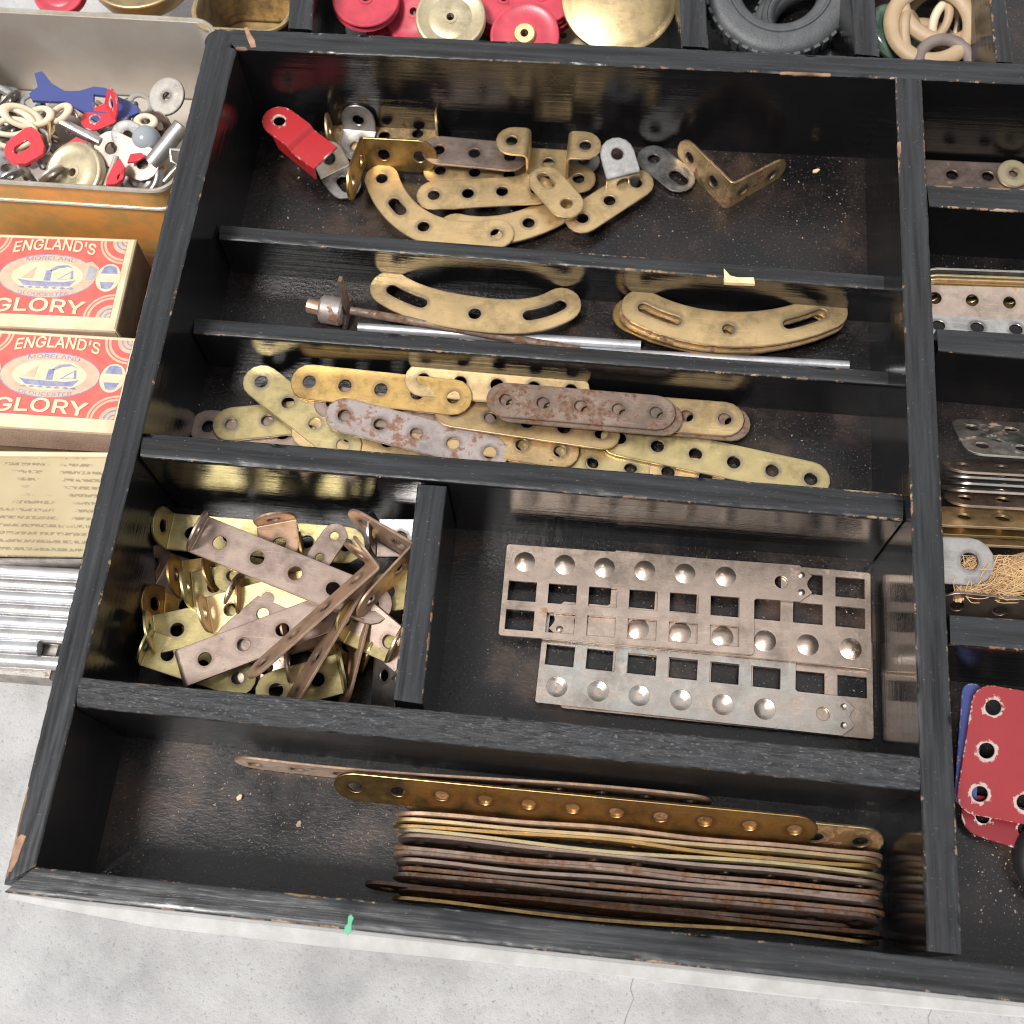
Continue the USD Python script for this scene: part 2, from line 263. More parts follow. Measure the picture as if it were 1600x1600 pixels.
RED = paintm('worn_red_paint', (0.42, 0.022, 0.025), (0.34, 0.016, 0.02))
REDT = paintm('tin_red_paint', (0.55, 0.035, 0.045), (0.45, 0.025, 0.035))
REDD = paintm('dark_red_paint', (0.22, 0.015, 0.02), (0.16, 0.012, 0.018))
BLUE = paintm('worn_blue_paint', (0.05, 0.07, 0.24), (0.04, 0.05, 0.15), bare=(0.28, 0.22, 0.22))
REDP = paintm('scratched_red_paint', (0.27, 0.014, 0.018), (0.19, 0.011, 0.015), bare=(0.40, 0.31, 0.28), wearchip=0.36)
def wood(name, axis='x', rough=(0.05, 0.15), bump=0.3, gscale=420.0, stretch=0.045, base=(0.0022, 0.0024, 0.0030), base2=(0.0050, 0.0044, 0.0044), thr=0.83, dist=0.0006, toprough=0.17, speck=0.655):
    sc = {'x': (stretch, 1, 1), 'y': (1, stretch, 1)}[axis]
    nodes = {'g': ('geometry', {}), 'mp': ('mapping', {'scale': sc}), 'gr': ('noise_texture', {'scale': gscale, 'detail': 6.0, 'roughness': 0.62}), 'n': ('noise_texture', {'scale': 55.0, 'detail': 5.0}),
             'c': ('mix_color', {'a': base, 'b': base2}), 'rr0': ramp((0.3, rough[0]), (0.7, rough[1])), 'sn': ('separate_xyz', {}), 'tp': ramp((0.4, 0.0), (0.9, 1.0)), 'tr': ('math', {'math_type': 'multiply'}), 'tg': ramp((0.36, toprough * 0.35), (0.64, toprough * 1.9)), 'gr2': ('noise_texture', {'scale': 900.0, 'detail': 5.0, 'roughness': 0.6}), 'sm': ('mapping', {'rotation': (0, 0, 0.5), 'scale': (0.35, 1.0, 1.0)}), 'sn2': ('noise_texture', {'scale': 1900.0, 'detail': 4.0, 'roughness': 0.6}), 'ss': ramp((speck, 0.0), (speck + 0.05, 1.0)), 'sf': ('math', {'math_type': 'multiply', 'value2': 0.6}), 'st': ('math', {'math_type': 'multiply'}), 'c0': ('mix_color', {'b': (0.16, 0.155, 0.15)}), 'sheen': ('mix_color', {'b': (0.075, 0.08, 0.088)}), 'sheen_ramp': ramp((0.36, 0.0), (0.66, 0.30)), 'sheen_fac': ('math', {'math_type': 'multiply'}), 'rr': ('math', {'math_type': 'add'}), 'b': ('bump', {'strength': bump, 'distance': dist}),  # bluish grey mixed into upward faces: a sky sheen painted into the colour
             'at': ('attribute', {'attribute': 'wear'}), 'n2': ('noise_texture', {'scale': 300.0, 'detail': 8.0, 'roughness': 0.75}), 'm': ('math', {'math_type': 'multiply', 'value2': 0.4}), 'a': ('math', {'math_type': 'add'}),
             's': ramp((thr + 0.15, 0.0), (thr + 0.19, 1.0)), 'n4': ('noise_texture', {'scale': 130.0, 'detail': 3.0}), 'wd': ('rgb_ramp', {'ramp': [(0.3, (0.16, 0.075, 0.035)), (0.55, (0.42, 0.24, 0.13)), (0.75, (0.65, 0.5, 0.3))]}),
             'c2': ('mix_color', {}), 'ro': ('mix_float', {'b': 0.7}), 'we': ('math', {'math_type': 'multiply', 'value2': 0.22}), 'ra': ('math', {'math_type': 'add'}), 'lf': ('noise_texture', {'scale': 22.0, 'detail': 2.0}), 'lm': ('math', {'math_type': 'multiply_add', 'value2': 0.55, 'value3': -0.275}), 'aa': ('math', {'math_type': 'add'}), 'p': ('principled_bsdf', {'specular_ior_level': 0.5})}
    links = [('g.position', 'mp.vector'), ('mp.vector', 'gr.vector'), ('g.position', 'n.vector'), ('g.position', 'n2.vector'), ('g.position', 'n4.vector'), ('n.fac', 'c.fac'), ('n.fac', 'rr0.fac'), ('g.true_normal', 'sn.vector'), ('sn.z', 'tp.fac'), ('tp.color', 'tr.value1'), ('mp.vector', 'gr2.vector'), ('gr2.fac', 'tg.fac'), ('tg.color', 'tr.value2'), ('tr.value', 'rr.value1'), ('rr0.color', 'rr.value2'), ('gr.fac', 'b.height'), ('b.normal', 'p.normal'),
             ('at.fac', 'm.value1'), ('m.value', 'a.value1'), ('n2.fac', 'a.value2'), ('g.position', 'lf.vector'), ('lf.fac', 'lm.value1'), ('lm.value', 'aa.value1'), ('a.value', 'aa.value2'), ('aa.value', 's.fac'), ('at.fac', 'we.value1'), ('we.value', 'ra.value1'), ('rr.value', 'ra.value2'), ('n4.fac', 'wd.fac'), ('s.color', 'c2.fac'), ('g.position', 'sm.vector'), ('sm.vector', 'sn2.vector'), ('sn2.fac', 'ss.fac'), ('ss.color', 'sf.value1'), ('sf.value', 'st.value1'), ('tp.color', 'st.value2'), ('st.value', 'c0.fac'), ('gr.fac', 'sheen_ramp.fac'), ('sheen_ramp.color', 'sheen_fac.value1'), ('tp.color', 'sheen_fac.value2'), ('sheen_fac.value', 'sheen.fac'), ('c.result', 'sheen.a'), ('sheen.result', 'c0.a'), ('c0.result', 'c2.a'), ('wd.color', 'c2.b'), ('c2.result', 'p.base_color'),
             ('ra.value', 'ro.a'), ('s.color', 'ro.fac'), ('ro.result', 'p.roughness')]
    return mat(name, nodes, links)
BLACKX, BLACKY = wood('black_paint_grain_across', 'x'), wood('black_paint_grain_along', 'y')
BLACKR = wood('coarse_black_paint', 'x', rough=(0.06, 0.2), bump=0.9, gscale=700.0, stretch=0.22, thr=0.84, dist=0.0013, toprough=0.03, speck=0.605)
def floorm():
    nodes = {'g': ('geometry', {}), 'mp': ('mapping', {'scale': (0.55, 1, 1)}), 'gr': ('noise_texture', {'scale': 800.0, 'detail': 6.0, 'roughness': 0.65}), 'n': ('noise_texture', {'scale': 28.0, 'detail': 6.0, 'roughness': 0.65}),
             'c': ('rgb_ramp', {'ramp': [(0.40, (0.004, 0.004, 0.0045)), (0.55, (0.013, 0.0095, 0.0085)), (0.70, (0.058, 0.033, 0.021))]}), 'rr': ramp((0.35, 0.10), (0.65, 0.40)), 'b': ('bump', {'strength': 0.28, 'distance': 0.0005}),
             'sp': ('noise_texture', {'scale': 1300.0, 'detail': 3.0, 'roughness': 0.6}), 's': ramp((0.62, 0.0), (0.69, 1.0)), 'c2': ('mix_color', {'b': (0.13, 0.095, 0.075)}), 'p': ('principled_bsdf', {})}
    return mat('dusty_black_floor', nodes, [('g.position', 'mp.vector'), ('mp.vector', 'gr.vector'), ('g.position', 'n.vector'), ('g.position', 'sp.vector'), ('n.fac', 'c.fac'), ('n.fac', 'rr.fac'), ('rr.color', 'p.roughness'), ('gr.fac', 'b.height'),
               ('b.normal', 'p.normal'), ('sp.fac', 's.fac'), ('s.color', 'c2.fac'), ('c.color', 'c2.a'), ('c2.result', 'p.base_color')])
FLOORM = floorm()
def plain(name, c1, c2=None, rough=0.6, scale=120.0, bump=0.1, bscale=1500.0, met=0.0, lo=0.35, hi=0.65, **kw):
    nodes = {'g': ('geometry', {}), 'n': ('noise_texture', {'scale': scale, 'detail': 6.0, 'roughness': 0.6}), 'r': ramp((lo, 0.0), (hi, 1.0)), 'c': ('mix_color', {'a': c1, 'b': c2 or c1}), 'n2': ('noise_texture', {'scale': bscale, 'detail': 4.0}),
             'b': ('bump', {'strength': bump, 'distance': 0.0004}), 'p': ('principled_bsdf', {'roughness': rough, 'metallic': met, **kw})}
    return mat(name, nodes, [('g.position', 'n.vector'), ('g.position', 'n2.vector'), ('n.fac', 'r.fac'), ('r.color', 'c.fac'), ('c.result', 'p.base_color'), ('n2.fac', 'b.height'), ('b.normal', 'p.normal')])
def tablem():
    nodes = {'g': ('geometry', {}), 'n': ('noise_texture', {'scale': 26.0, 'detail': 8.0, 'roughness': 0.7}), 'c': ('rgb_ramp', {'ramp': [(0.34, (0.27, 0.266, 0.262)), (0.5, (0.36, 0.354, 0.348)), (0.66, (0.43, 0.424, 0.417))]}),
             'sp': ('noise_texture', {'scale': 900.0, 'detail': 4.0, 'roughness': 0.7}), 's': ramp((0.30, 1.0), (0.42, 0.0)), 'c2': ('mix_color', {'b': (0.17, 0.165, 0.16)}), 'sf': ('math', {'math_type': 'multiply', 'value2': 0.7}),
             'k': ('noise_texture', {'scale': 4.0, 'detail': 5.0, 'roughness': 0.6}), 'k2': ('math', {'math_type': 'subtract', 'value2': 0.5}), 'k3': ('math', {'math_type': 'absolute'}), 'ks': ramp((0.0, 1.0), (0.0025, 0.0)), 'kf': ('math', {'math_type': 'multiply', 'value2': 0.12}), 'c3': ('mix_color', {'b': (0.2, 0.18, 0.17)}),
             'b': ('bump', {'strength': 0.5, 'distance': 0.0008}), 'p': ('principled_bsdf', {'roughness': 0.75})}
    return mat('pale_concrete', nodes, [('g.position', f'{x}.vector') for x in ('n', 'sp', 'k')] + [('n.fac', 'c.fac'), ('sp.fac', 's.fac'), ('s.color', 'sf.value1'), ('sf.value', 'c2.fac'), ('c.color', 'c2.a'), ('k.fac', 'k2.value1'), ('k2.value', 'k3.value1'),
               ('k3.value', 'ks.fac'), ('ks.color', 'kf.value1'), ('kf.value', 'c3.fac'), ('c2.result', 'c3.a'), ('c3.result', 'p.base_color'), ('sp.fac', 'b.height'), ('b.normal', 'p.normal')])
TABLEM = tablem()
LEDGE = plain('grey_base_paint', (0.36, 0.35, 0.34), (0.46, 0.45, 0.44), 0.35)
CARD = plain('cream_card', (0.66, 0.54, 0.36), (0.52, 0.40, 0.25), 0.7, scale=90, lo=0.4, hi=0.72)
CRACK = plain('crack_grey', (0.17, 0.16, 0.155), (0.26, 0.25, 0.245), 0.9)
CARDB = plain('brown_card', (0.22, 0.135, 0.07), (0.15, 0.09, 0.05), 0.8)
STRIKER = plain('striker_brown', (0.42, 0.30, 0.22), (0.34, 0.23, 0.17), 0.85, bump=0.4)
PRINTR = plain('red_print', (0.60, 0.12, 0.095), (0.47, 0.09, 0.075), 0.6, scale=260, bscale=900)
PRINTC = plain('cream_print', (0.66, 0.54, 0.37), (0.58, 0.45, 0.29), 0.65, scale=260)
PRINTB = plain('blue_print', (0.16, 0.18, 0.32), (0.30, 0.29, 0.38), 0.65, scale=500)
PRINTP = plain('pinkish_print', (0.60, 0.40, 0.28), (0.50, 0.32, 0.22), 0.65, scale=300)
ORANGE = plain('orange_printed_tin', (0.72, 0.33, 0.09), (0.50, 0.30, 0.10), 0.35, scale=110, met=0.25, lo=0.4, hi=0.6)
LINING = plain('worn_tin_lining', (0.50, 0.46, 0.41), (0.43, 0.37, 0.32), 0.42, scale=40, met=0.45)
TINRIM = plain('worn_tin_rim', (0.55, 0.52, 0.47), (0.44, 0.37, 0.28), 0.3, scale=200, met=0.8)
RUBBERK = plain('black_rubber', (0.05, 0.053, 0.057), (0.085, 0.087, 0.09), 0.5, bump=0.4)
RUBBERT = plain('tan_rubber', (0.42, 0.30, 0.19), (0.34, 0.24, 0.14), 0.55)
RUBBERG = plain('grey_brown_rubber', (0.19, 0.15, 0.13), (0.14, 0.11, 0.1), 0.6)
CREAM = plain('cream_rubber', (0.68, 0.56, 0.40), (0.58, 0.47, 0.33), 0.5)
WHEELR = plain('pink_red_enamel', (0.52, 0.05, 0.075), (0.38, 0.04, 0.06), 0.34, scale=160)
WHEELC = metal('cream_brass_wheel', (0.52, 0.44, 0.29), (0.46, 0.38, 0.24), (0.28, 0.42), met=0.6)
GREYBALL = plain('grey_enamel', (0.25, 0.27, 0.29), None, 0.18)
DGREEN = plain('dark_green_glaze', (0.03, 0.07, 0.05), (0.12, 0.18, 0.13), 0.2)
JUTE = plain('jute_fibre', (0.62, 0.42, 0.22), (0.48, 0.30, 0.15), 0.8)
DUST = plain('pale_flakes', (0.36, 0.27, 0.19), (0.2, 0.14, 0.1), 0.8, scale=300)
BAREWOOD = plain('bare_wood', (0.72, 0.55, 0.32), (0.6, 0.42, 0.24), 0.7, scale=300)
def newsm():
    nodes = {'g': ('geometry', {}), 'mp': ('mapping', {'rotation': (0, 0, -0.06)}), 'sx': ('separate_xyz', {}), 'n': ('noise_texture', {'scale': 30.0, 'detail': 5.0}), 'c': ('rgb_ramp', {'ramp': [(0.3, (0.34, 0.27, 0.15)), (0.7, (0.47, 0.39, 0.24))]}),
             'ln': ('math', {'math_type': 'multiply', 'value2': 380.0}), 'fr': ('math', {'math_type': 'fraction'}), 'ls': ramp((0.0, 0.0), (0.18, 1.0), (0.42, 1.0), (0.55, 0.0)),
             'w': ('noise_texture', {'scale': 1100.0, 'detail': 2.0}), 'ws': ramp((0.40, 0.0), (0.52, 1.0)), 'bl': ('noise_texture', {'scale': 75.0, 'detail': 1.0}), 'bs': ramp((0.42, 0.0), (0.5, 1.0)),
             'm1': ('math', {'math_type': 'multiply'}), 'm2': ('math', {'math_type': 'multiply'}), 'm3': ('math', {'math_type': 'multiply', 'value2': 0.75}), 'c2': ('mix_color', {'b': (0.16, 0.12, 0.075)}), 'p': ('principled_bsdf', {'roughness': 0.7})}
    return mat('yellowed_newsprint', nodes, [('g.position', 'mp.vector'), ('mp.vector', 'sx.vector'), ('g.position', 'n.vector'), ('n.fac', 'c.fac'), ('sx.y', 'ln.value1'), ('ln.value', 'fr.value1'), ('fr.value', 'ls.fac'), ('g.position', 'w.vector'),
               ('w.fac', 'ws.fac'), ('mp.vector', 'bl.vector'), ('bl.fac', 'bs.fac'), ('ls.color', 'm1.value1'), ('ws.color', 'm1.value2'), ('m1.value', 'm2.value1'), ('bs.color', 'm2.value2'), ('m2.value', 'm3.value1'), ('m3.value', 'c2.fac'), ('c.color', 'c2.a'), ('c2.result', 'p.base_color')])
NEWS = newsm()
# ------------------------------------------------------------------ the ground it stands on
tb = sheet(rect(-900, -500, 1100, 1300), (), 20.0, 1.0).moved(lambda v: v + [0, 0, TABLE - 20])
single('table_top', tb, TABLEM, 'pale grey concrete slab under the black tray', 'table top', kind='structure')
for pts in (((992, 1518), (985, 1545), (990, 1560), (978, 1590), (970, 1625)), ((1458, 1572), (1450, 1590), (1455, 1625))):
    c_ = np.array([at(*q, TABLE + 0.02) for q in pts]); w_ = np.array([0.1, 0.18, 0.12, 0.2, 0.12][:len(c_)])[:, None] * [1.0, 0, 0]
    single('table_crack', sheet(np.vstack([c_ - w_, (c_ + w_)[::-1]])[:, :2], (), 0.05, 0.01, 0.03, 0.03).moved(lambda v: v + [0, 0, TABLE]), CRACK, 'fine crack in the grey slab ' + ('below the middle of the front wall' if pts[0][0] < 1000 else 'near the lower right corner'), 'crack', kind='structure', smooth=False)
# ------------------------------------------------------------------ the black storage tray
def plank(a0, a1, b0, b1, z0, z1, zbot, seed=0, bare=(), step=1.1, rough=0.22):
    a0, a1, b0, b1 = (np.asarray(q, float)[:2] for q in (a0, a1, b0, b1))
    L = np.linalg.norm(a1 - a0); n = max(4, int(L / step)); s = np.linspace(0, 1, n + 1)
    w = np.linalg.norm((b0 + b1) / 2 - (a0 + a1) / 2)
    prof = [(0, None, 0), (0, -1.6, 0), (0, -0.45, 1), (0.4, 0, 1), (1.5, 0, 0), (w / 2, 0, 0), (w - 1.5, 0, 0), (w - 0.4, 0, 1), (w, -0.45, 1), (w, -1.6, 0), (w, None, 0)]
    A, B = a0 + (a1 - a0) * s[:, None], b0 + (b1 - b0) * s[:, None]; zt = z0 + (z1 - z0) * s
    rows, wear = [], []
    for k, (u, dz, we) in enumerate(prof):
        q = A + (B - A) * (u / w); z = zt + dz if dz is not None else np.full(n + 1, float(zbot))
        if dz is not None:
            nz = meshkit.fbm(np.stack([s * L * 0.55, np.full(n + 1, k * 3.7), np.full(n + 1, seed * 1.3)], 1), 3, seed) - 0.5
            big = np.clip(meshkit.fbm(np.stack([s * L * 0.12, np.full(n + 1, (k > 4) * 9.1), np.full(n + 1, seed * 2.3)], 1), 2, seed + 5) - 0.62, 0, 1)
            z = z + (nz * rough * (1.6 if we else 0.5) - (big * 5.0 if we and dz == 0 else 0))
            q = q + ((B - A) / w) * (nz * rough * 1.4)[:, None] * (1 if we else 0)
        x = np.full(n + 1, float(we))
        for (p0, p1, side) in bare:
            if we and ((side == 'a') == (k < 5)): x = np.where((s * L > p0) & (s * L < p1), 2.2, x)
        rows.append(np.column_stack([q, z])); wear.append(x)
    V = np.stack(rows, 1); k = len(prof); W = np.stack(wear, 1).ravel(); V = V.reshape(-1, 3)
    i, j = np.meshgrid(np.arange(n), np.arange(k), indexing='ij'); jj = (j + 1) % k
    q = np.stack([i * k + j, (i + 1) * k + j, (i + 1) * k + jj, i * k + jj], -1).reshape(-1, 4); F4 = np.vstack([q[:, [0, 1, 2]], q[:, [0, 2, 3]]])
    e = np.arange(1, k - 1); E0 = np.stack([np.zeros_like(e), e, e + 1], 1); E1 = n * k + np.stack([np.zeros_like(e), e + 1, e], 1)
    m = trimesh.Trimesh(V, np.vstack([F4, E0, E1]), process=False)
    if m.volume < 0: m = trimesh.Trimesh(V, m.faces[:, ::-1], process=False)
    return M(m, W)
def px(*q): return [at(x, y, z) for x, y, z in q]
tray = Thing('storage_tray', 'black painted wooden tray divided into compartments for loose metal pieces', 'tray', (110, 140, TABLE + 3))
# floor board and the grey base it is fixed on
FL, BL = at(55, 1355, 0), at(370, 75, 0); FR, BR = at(1450, 1488, 0), at(1400, 120, 0)
tray.part('floor_board', sheet(rect(-4, -4, 330, 420), (), 3.0, 0.2, refine=None).moved(lambda v: v + [0, 0, FLOOR - 3]), FLOORM)
bl = [at(8, 1404, -42), at(240, 1449, -42), at(498, 1478, -42), at(900, 1518, -42), at(1250, 1559, -42), at(1600, 1590, -42)]
bb = np.array([b[:2] for b in bl]); d = unit(bb[-1] - bb[0]); bb = np.vstack([bb, bb[-1] + d * 60, bb[-1] + d * 60 + [0, 70], bb[0] + [8, 70]])
tray.part('base_ledge', sheet(bb, (), 2.9, 0.4).moved(lambda v: v + [0, 0, TABLE]), LEDGE, 'grey base edge showing along the front of the tray')
WB = FLOOR - 2.5
def ext(p, q, d): return q + unit(q - p) * d
fi0, fi1, fo0, fo1 = at(55, 1355, 0), at(1600, 1511, 0), at(3, 1394, 0), at(1600, 1567, 0)
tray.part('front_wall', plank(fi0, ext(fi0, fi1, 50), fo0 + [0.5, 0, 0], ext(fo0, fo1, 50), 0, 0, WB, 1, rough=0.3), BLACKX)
li0, li1, lo0, lo1 = at(55, 1353, 0), at(369, 77, 0), at(5, 1382, 0), at(322, 62, 0)
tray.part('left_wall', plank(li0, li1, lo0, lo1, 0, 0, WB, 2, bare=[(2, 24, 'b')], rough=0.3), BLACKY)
bi0, bi1, bo0, bo1 = at(368, 76, 0), at(1600, 131, 0), at(342, 45, 0), at(1600, 99, 0)
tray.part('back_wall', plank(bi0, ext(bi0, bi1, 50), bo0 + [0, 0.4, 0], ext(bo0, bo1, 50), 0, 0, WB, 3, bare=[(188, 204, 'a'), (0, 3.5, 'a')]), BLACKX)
tray.part('left_corner_block', lathe([(0, -42), (5.2, -42), (5.2, -0.6), (4.6, 0.05), (0, 0.05)], 24).apply_translation(np.array([*at(342, 62, 0)[:2], 0])), BLACKY)
ml0, ml1, mr0, mr1 = at(1449, 1486, 0), at(1399, 122, 0), at(1504, 1492, 0), at(1441, 124, 0)
tray.part('long_divider', plank(ml0, ml1, mr0, mr1, 0, 0, WB, 4, bare=[(243, 248, 'a')]), BLACKY)
def cross(name, zl, zr, top0, top1, bot0, bot1, m=None, seed=0, bare=(), rough=0.2, label=None):
    """A cross divider: top back edge and top front edge by pixels."""
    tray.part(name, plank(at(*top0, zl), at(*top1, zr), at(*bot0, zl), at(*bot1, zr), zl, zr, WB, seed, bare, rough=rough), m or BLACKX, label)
Z1 = -20.0
cross('cross_divider', Z1, Z1, (345, 351), (1384, 430), (342, 373), (1384, 452), seed=11, label='thin low cross divider with a bare wood chip')
cross('cross_divider', -18.6, -18.6, (304, 496), (1388, 580), (302, 521), (1388, 602), seed=12)
cross('cross_divider', -1.2, -6.5, (222, 676), (1412, 771), (219, 714), (1411, 813), seed=13)
cross('cross_divider', 0.5, -0.8, (125, 1058), (1440, 1182), (118, 1104), (1437, 1236), m=BLACKR, seed=14, rough=0.55, label='thick cross divider with coarse scuffed paint')
a0, a1, b0, b1 = at(614, 1093, -2), at(652, 757, -3), at(660, 1100, -2), at(698, 760, -3)
tray.part('short_divider', plank(a0, a1, b0, b1, -2, -3, WB, 15), BLACKY)
gp = at(545, 1444, 0.25); tray.part('paint_spot', prism(np.array([(-1, -2.6), (0.2, -3.2), (1.2, -2), (0.9, 0.4), (1.3, 2), (0.3, 3.0), (-0.6, 2.2), (-0.4, 0.2), (-1.2, -1)]) * 0.8 + gp[:2], 0.02, 0.3, 0.1), plain('green_paint', (0.05, 0.30, 0.16), (0.12, 0.36, 0.22), 0.5), 'smear of green paint')
WORN = plain('worn_brown_wood', (0.36, 0.2, 0.12), (0.2, 0.11, 0.07), 0.7, scale=350)
tray.part('worn_seam', prism(np.array([at(*q, 0.3) for q in ((381, 43), (387, 42), (391, 52), (398, 62), (400, 73), (392, 74), (386, 60))])[::-1], -0.8, 0.3, 0.1), WORN, 'worn brown seam at the corner joint')
tray.part('worn_patch', prism(np.array([at(*q, 0.3) for q in ((24, 1312), (33, 1303), (41, 1306), (33, 1326), (27, 1345), (17, 1362), (12, 1362), (19, 1338))])[::-1], -0.8, 0.3, 0.1), WORN, 'bare brown patch near the front left corner')
zb = Z1 + 0.35; tray.part('bare_wood_chip', prism(np.array([at(*q, zb) for q in ((1131, 419), (1141, 430), (1152, 433), (1178, 433), (1180, 443), (1132, 441))])[::-1], zb - 1.6, zb, 0.1), BAREWOOD, 'pale split in the paint of the low divider')
# right bay and the row behind
for z, q in ((-14, ((1448, 288), (1600, 294), (1452, 322), (1600, 331))), (-9, ((1464, 513), (1600, 521), (1466, 548), (1600, 560))), (-4, ((1484, 960), (1600, 968), (1485, 1008), (1600, 1017)))):
    p0, p1, p2, p3 = (at(*c, z) for c in q)
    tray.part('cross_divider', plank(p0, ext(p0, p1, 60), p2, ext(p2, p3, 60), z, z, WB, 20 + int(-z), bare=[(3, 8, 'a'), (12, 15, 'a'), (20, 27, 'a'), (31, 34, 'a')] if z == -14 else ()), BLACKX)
for c0, c1, d0, d1, sd in (((450, 44), (455, -60), (487, 46), (492, -60), 31), ((1065, 72), (1060, -60), (1107, 74), (1100, -60), 32), ((1336, 84), (1325, -60), (1375, 88), (1362, -60), 33), ((1557, 96), (1540, -60), (1583, 98), (1565, -60), 34)):
    p0, p1, p2, p3 = (at(*c, -0.6) for c in (c0, c1, d0, d1))
    tray.part('rear_divider', plank(p0, ext(p0, p1, 60), p2, ext(p2, p3, 60), -0.6, -0.6, WB, sd), BLACKY)
p0, p1 = at(450, -66, 0) + [0, 40, 0], at(1640, -66, 0) + [0, 50, 0]
tray.part('rear_wall', plank(p0, p1, p0 + [0, 9, 0], p1 + [0, 9, 0], 0, 0, WB, 35), BLACKX)
# ------------------------------------------------------------------ loose metal pieces
def pose(m, la, lb, pa, ha, pb, hb, roll=0.0, scale=True):
    la, lb = np.asarray(la, float), np.asarray(lb, float); A, B = P(*pa, ha), P(*pb, hb); phi = math.atan2(*(lb - la)[::-1])
    s = np.linalg.norm(B - A) / np.linalg.norm(lb - la) if scale else 1.0; c, n = math.cos(phi), math.sin(phi)
    def loc(v):
        x, y = v[:, 0] - la[0], v[:, 1] - la[1]; return np.column_stack([c * x + n * y, -n * x + c * y, v[:, 2]]) * s
    return m.moved(loc).xf(frame(A, B - A, roll))
def dev(n, left=0.0, right=0.0, bends=(), slots=(), t=0.9, hr=HR, refine=None, endl=HW, endr=HW, square=''):
    """A strip with n holes in a row and one more hole on a folded lug at either end (left, right: the fold angle)."""
    i0, i1 = (-1 if left else 0), (n if right else n - 1); bends = list(bends)
    if left: bends.append((-6.6, left))
    if right: bends.append(((n - 1) * PITCH + 6.6, right))
    o = slot((i0 * PITCH, 0), (i1 * PITCH, 0), HW, 9)
    if 'r' in square: o = np.vstack([o[9:], [[i1 * PITCH + 6, -HW], [i1 * PITCH + 6, HW]]])
    hs = [slot((i * PITCH - 1.9, 0), (i * PITCH + 1.9, 0), HR, 7) if i in slots else circ((i * PITCH, 0), hr, 16) for i in range(i0, i1 + 1)]
    return fold(sheet(o, hs, t, ring=0.6 if slots else 1.7), bends)
def curved(pts, h, holes, slots=(), hw=HW, t=0.9, slotlen=7.0, wide=2.0):
    """A flat curved strip through pixel points at one height; holes and slots at fractions of the point list."""
    from scipy.interpolate import CubicSpline
    W = np.array([P(*q, h) for q in pts]); d = np.r_[0, np.cumsum(np.linalg.norm(np.diff(W[:, :2], axis=0), axis=1))]; cs = CubicSpline(d, W[:, :2]); u = np.linspace(0, d[-1], 40)
    c, tn = cs(u), unit_rows(cs(u, 1)); nn = np.stack([-tn[:, 1], tn[:, 0]], 1); k = np.linspace(-np.pi / 2, np.pi / 2, 11)[1:-1]
    def cap(p, tv): a = math.atan2(tv[1], tv[0]); return np.stack([p[0] + hw * np.cos(a + k), p[1] + hw * np.sin(a + k)], 1)
    o = np.vstack([c - nn * hw, cap(c[-1], tn[-1]), (c + nn * hw)[::-1], cap(c[0], -tn[0])])
    hs = [circ(cs(d[i]), HR, 16) for i in holes]
    for i in slots:
        a = np.linspace(d[i] - slotlen / 2, d[i] + slotlen / 2, 7); cc, tt = cs(a), unit_rows(cs(a, 1)); q = np.stack([-tt[:, 1], tt[:, 0]], 1) * wide
        k2 = np.linspace(-np.pi / 2, np.pi / 2, 7)[1:-1]; cp = lambda p, tv: np.stack([p[0] + wide * np.cos(math.atan2(tv[1], tv[0]) + k2), p[1] + wide * np.sin(math.atan2(tv[1], tv[0]) + k2)], 1)
        hs.append(np.vstack([cc - q, cp(cc[-1], tt[-1]), (cc + q)[::-1], cp(cc[0], -tt[0])]))
    return sheet(o, hs, t).moved(lambda v: v + [0, 0, FLOOR + h])
A1 = 'metal bracket'; top = 'uppermost compartment'
# --- uppermost compartment
o = np.vstack([slot((0, 0), (4, 0), HW, 9)[9:], [[23, -HW], [23, HW]]])
m = fold(sheet(o, [circ((0, 0), HR, 16)]), [(8.5, -48), (11.0, 48)])
fl = sheet(np.array([[2, 0], [8.5, 0], [11, 0], [23, 0], [23, 6], [4, 6]], float), (), 0.9)
fl = M(fl.m, fl.w * 0).moved(lambda v: np.column_stack([v[:, 0] - np.clip(v[:, 0] - 8.5, 0, 2.5) * 0.33, -HW + 0.1 + v[:, 2] * 0.9, 0.3 - v[:, 1] - np.clip(v[:, 0] - 8.5, 0, 2.5) * 0.8]))
single('cranked_bracket', pose(join([m, fl]), (0, 0), (9.5, 0), (437, 191), 15, (472, 217), 14, scale=False), RED, 'red painted cranked bracket with a folded side in the upper left corner', A1)
single('obtuse_bracket', pose(dev(1, right=48, slots=(0,)), (0, 0), (6.35, 0), (539, 290), 2, (526, 272), 2, scale=False), STEEL, 'bright bent bracket with a slot, touching the red bracket', A1)
single('angle_bracket', pose(dev(1, right=78), (0, 0), (6.35, 0), (557, 230), 4, (562, 208), 4, scale=False), STEELD, 'dull steel angle bracket with its rounded lug standing up behind the brass angle strip', A1)
single('double_angle_strip', pose(dev(3, left=88, right=88), (0, 0), (2 * PITCH, 0), (549, 217), 3, (653, 211), 3), BRASSR, 'brass strip with both ends turned up, behind the brass angle strip', A1)
single('angle_strip', pose(fold(sheet(slot((-2 * PITCH, 0), (PITCH, 0), HW, 9), [circ((i * PITCH, 0), HR, 16) for i in (-2, -1, 0, 1)]), [(-6.6, 88)]), (0, 0), (PITCH, 0), (600, 240), 9, (656, 243), 9, 72), BRASSO,
       'orange brass angle strip standing with one long lug edge-on', A1)
strip(3, (686, 236), 8, (797, 247), 8, PINK, 'flat greyish pink strip lying beside the orange angle strip')
strip(5, (688, 268), 3, (904, 281), 3, BRASS, 'long brass strip mostly hidden under the other pieces of the uppermost compartment')
strip(4, (678, 307), 5, (838, 298), 5, BRASS, 'four-hole brass strip lying above the curved strips')
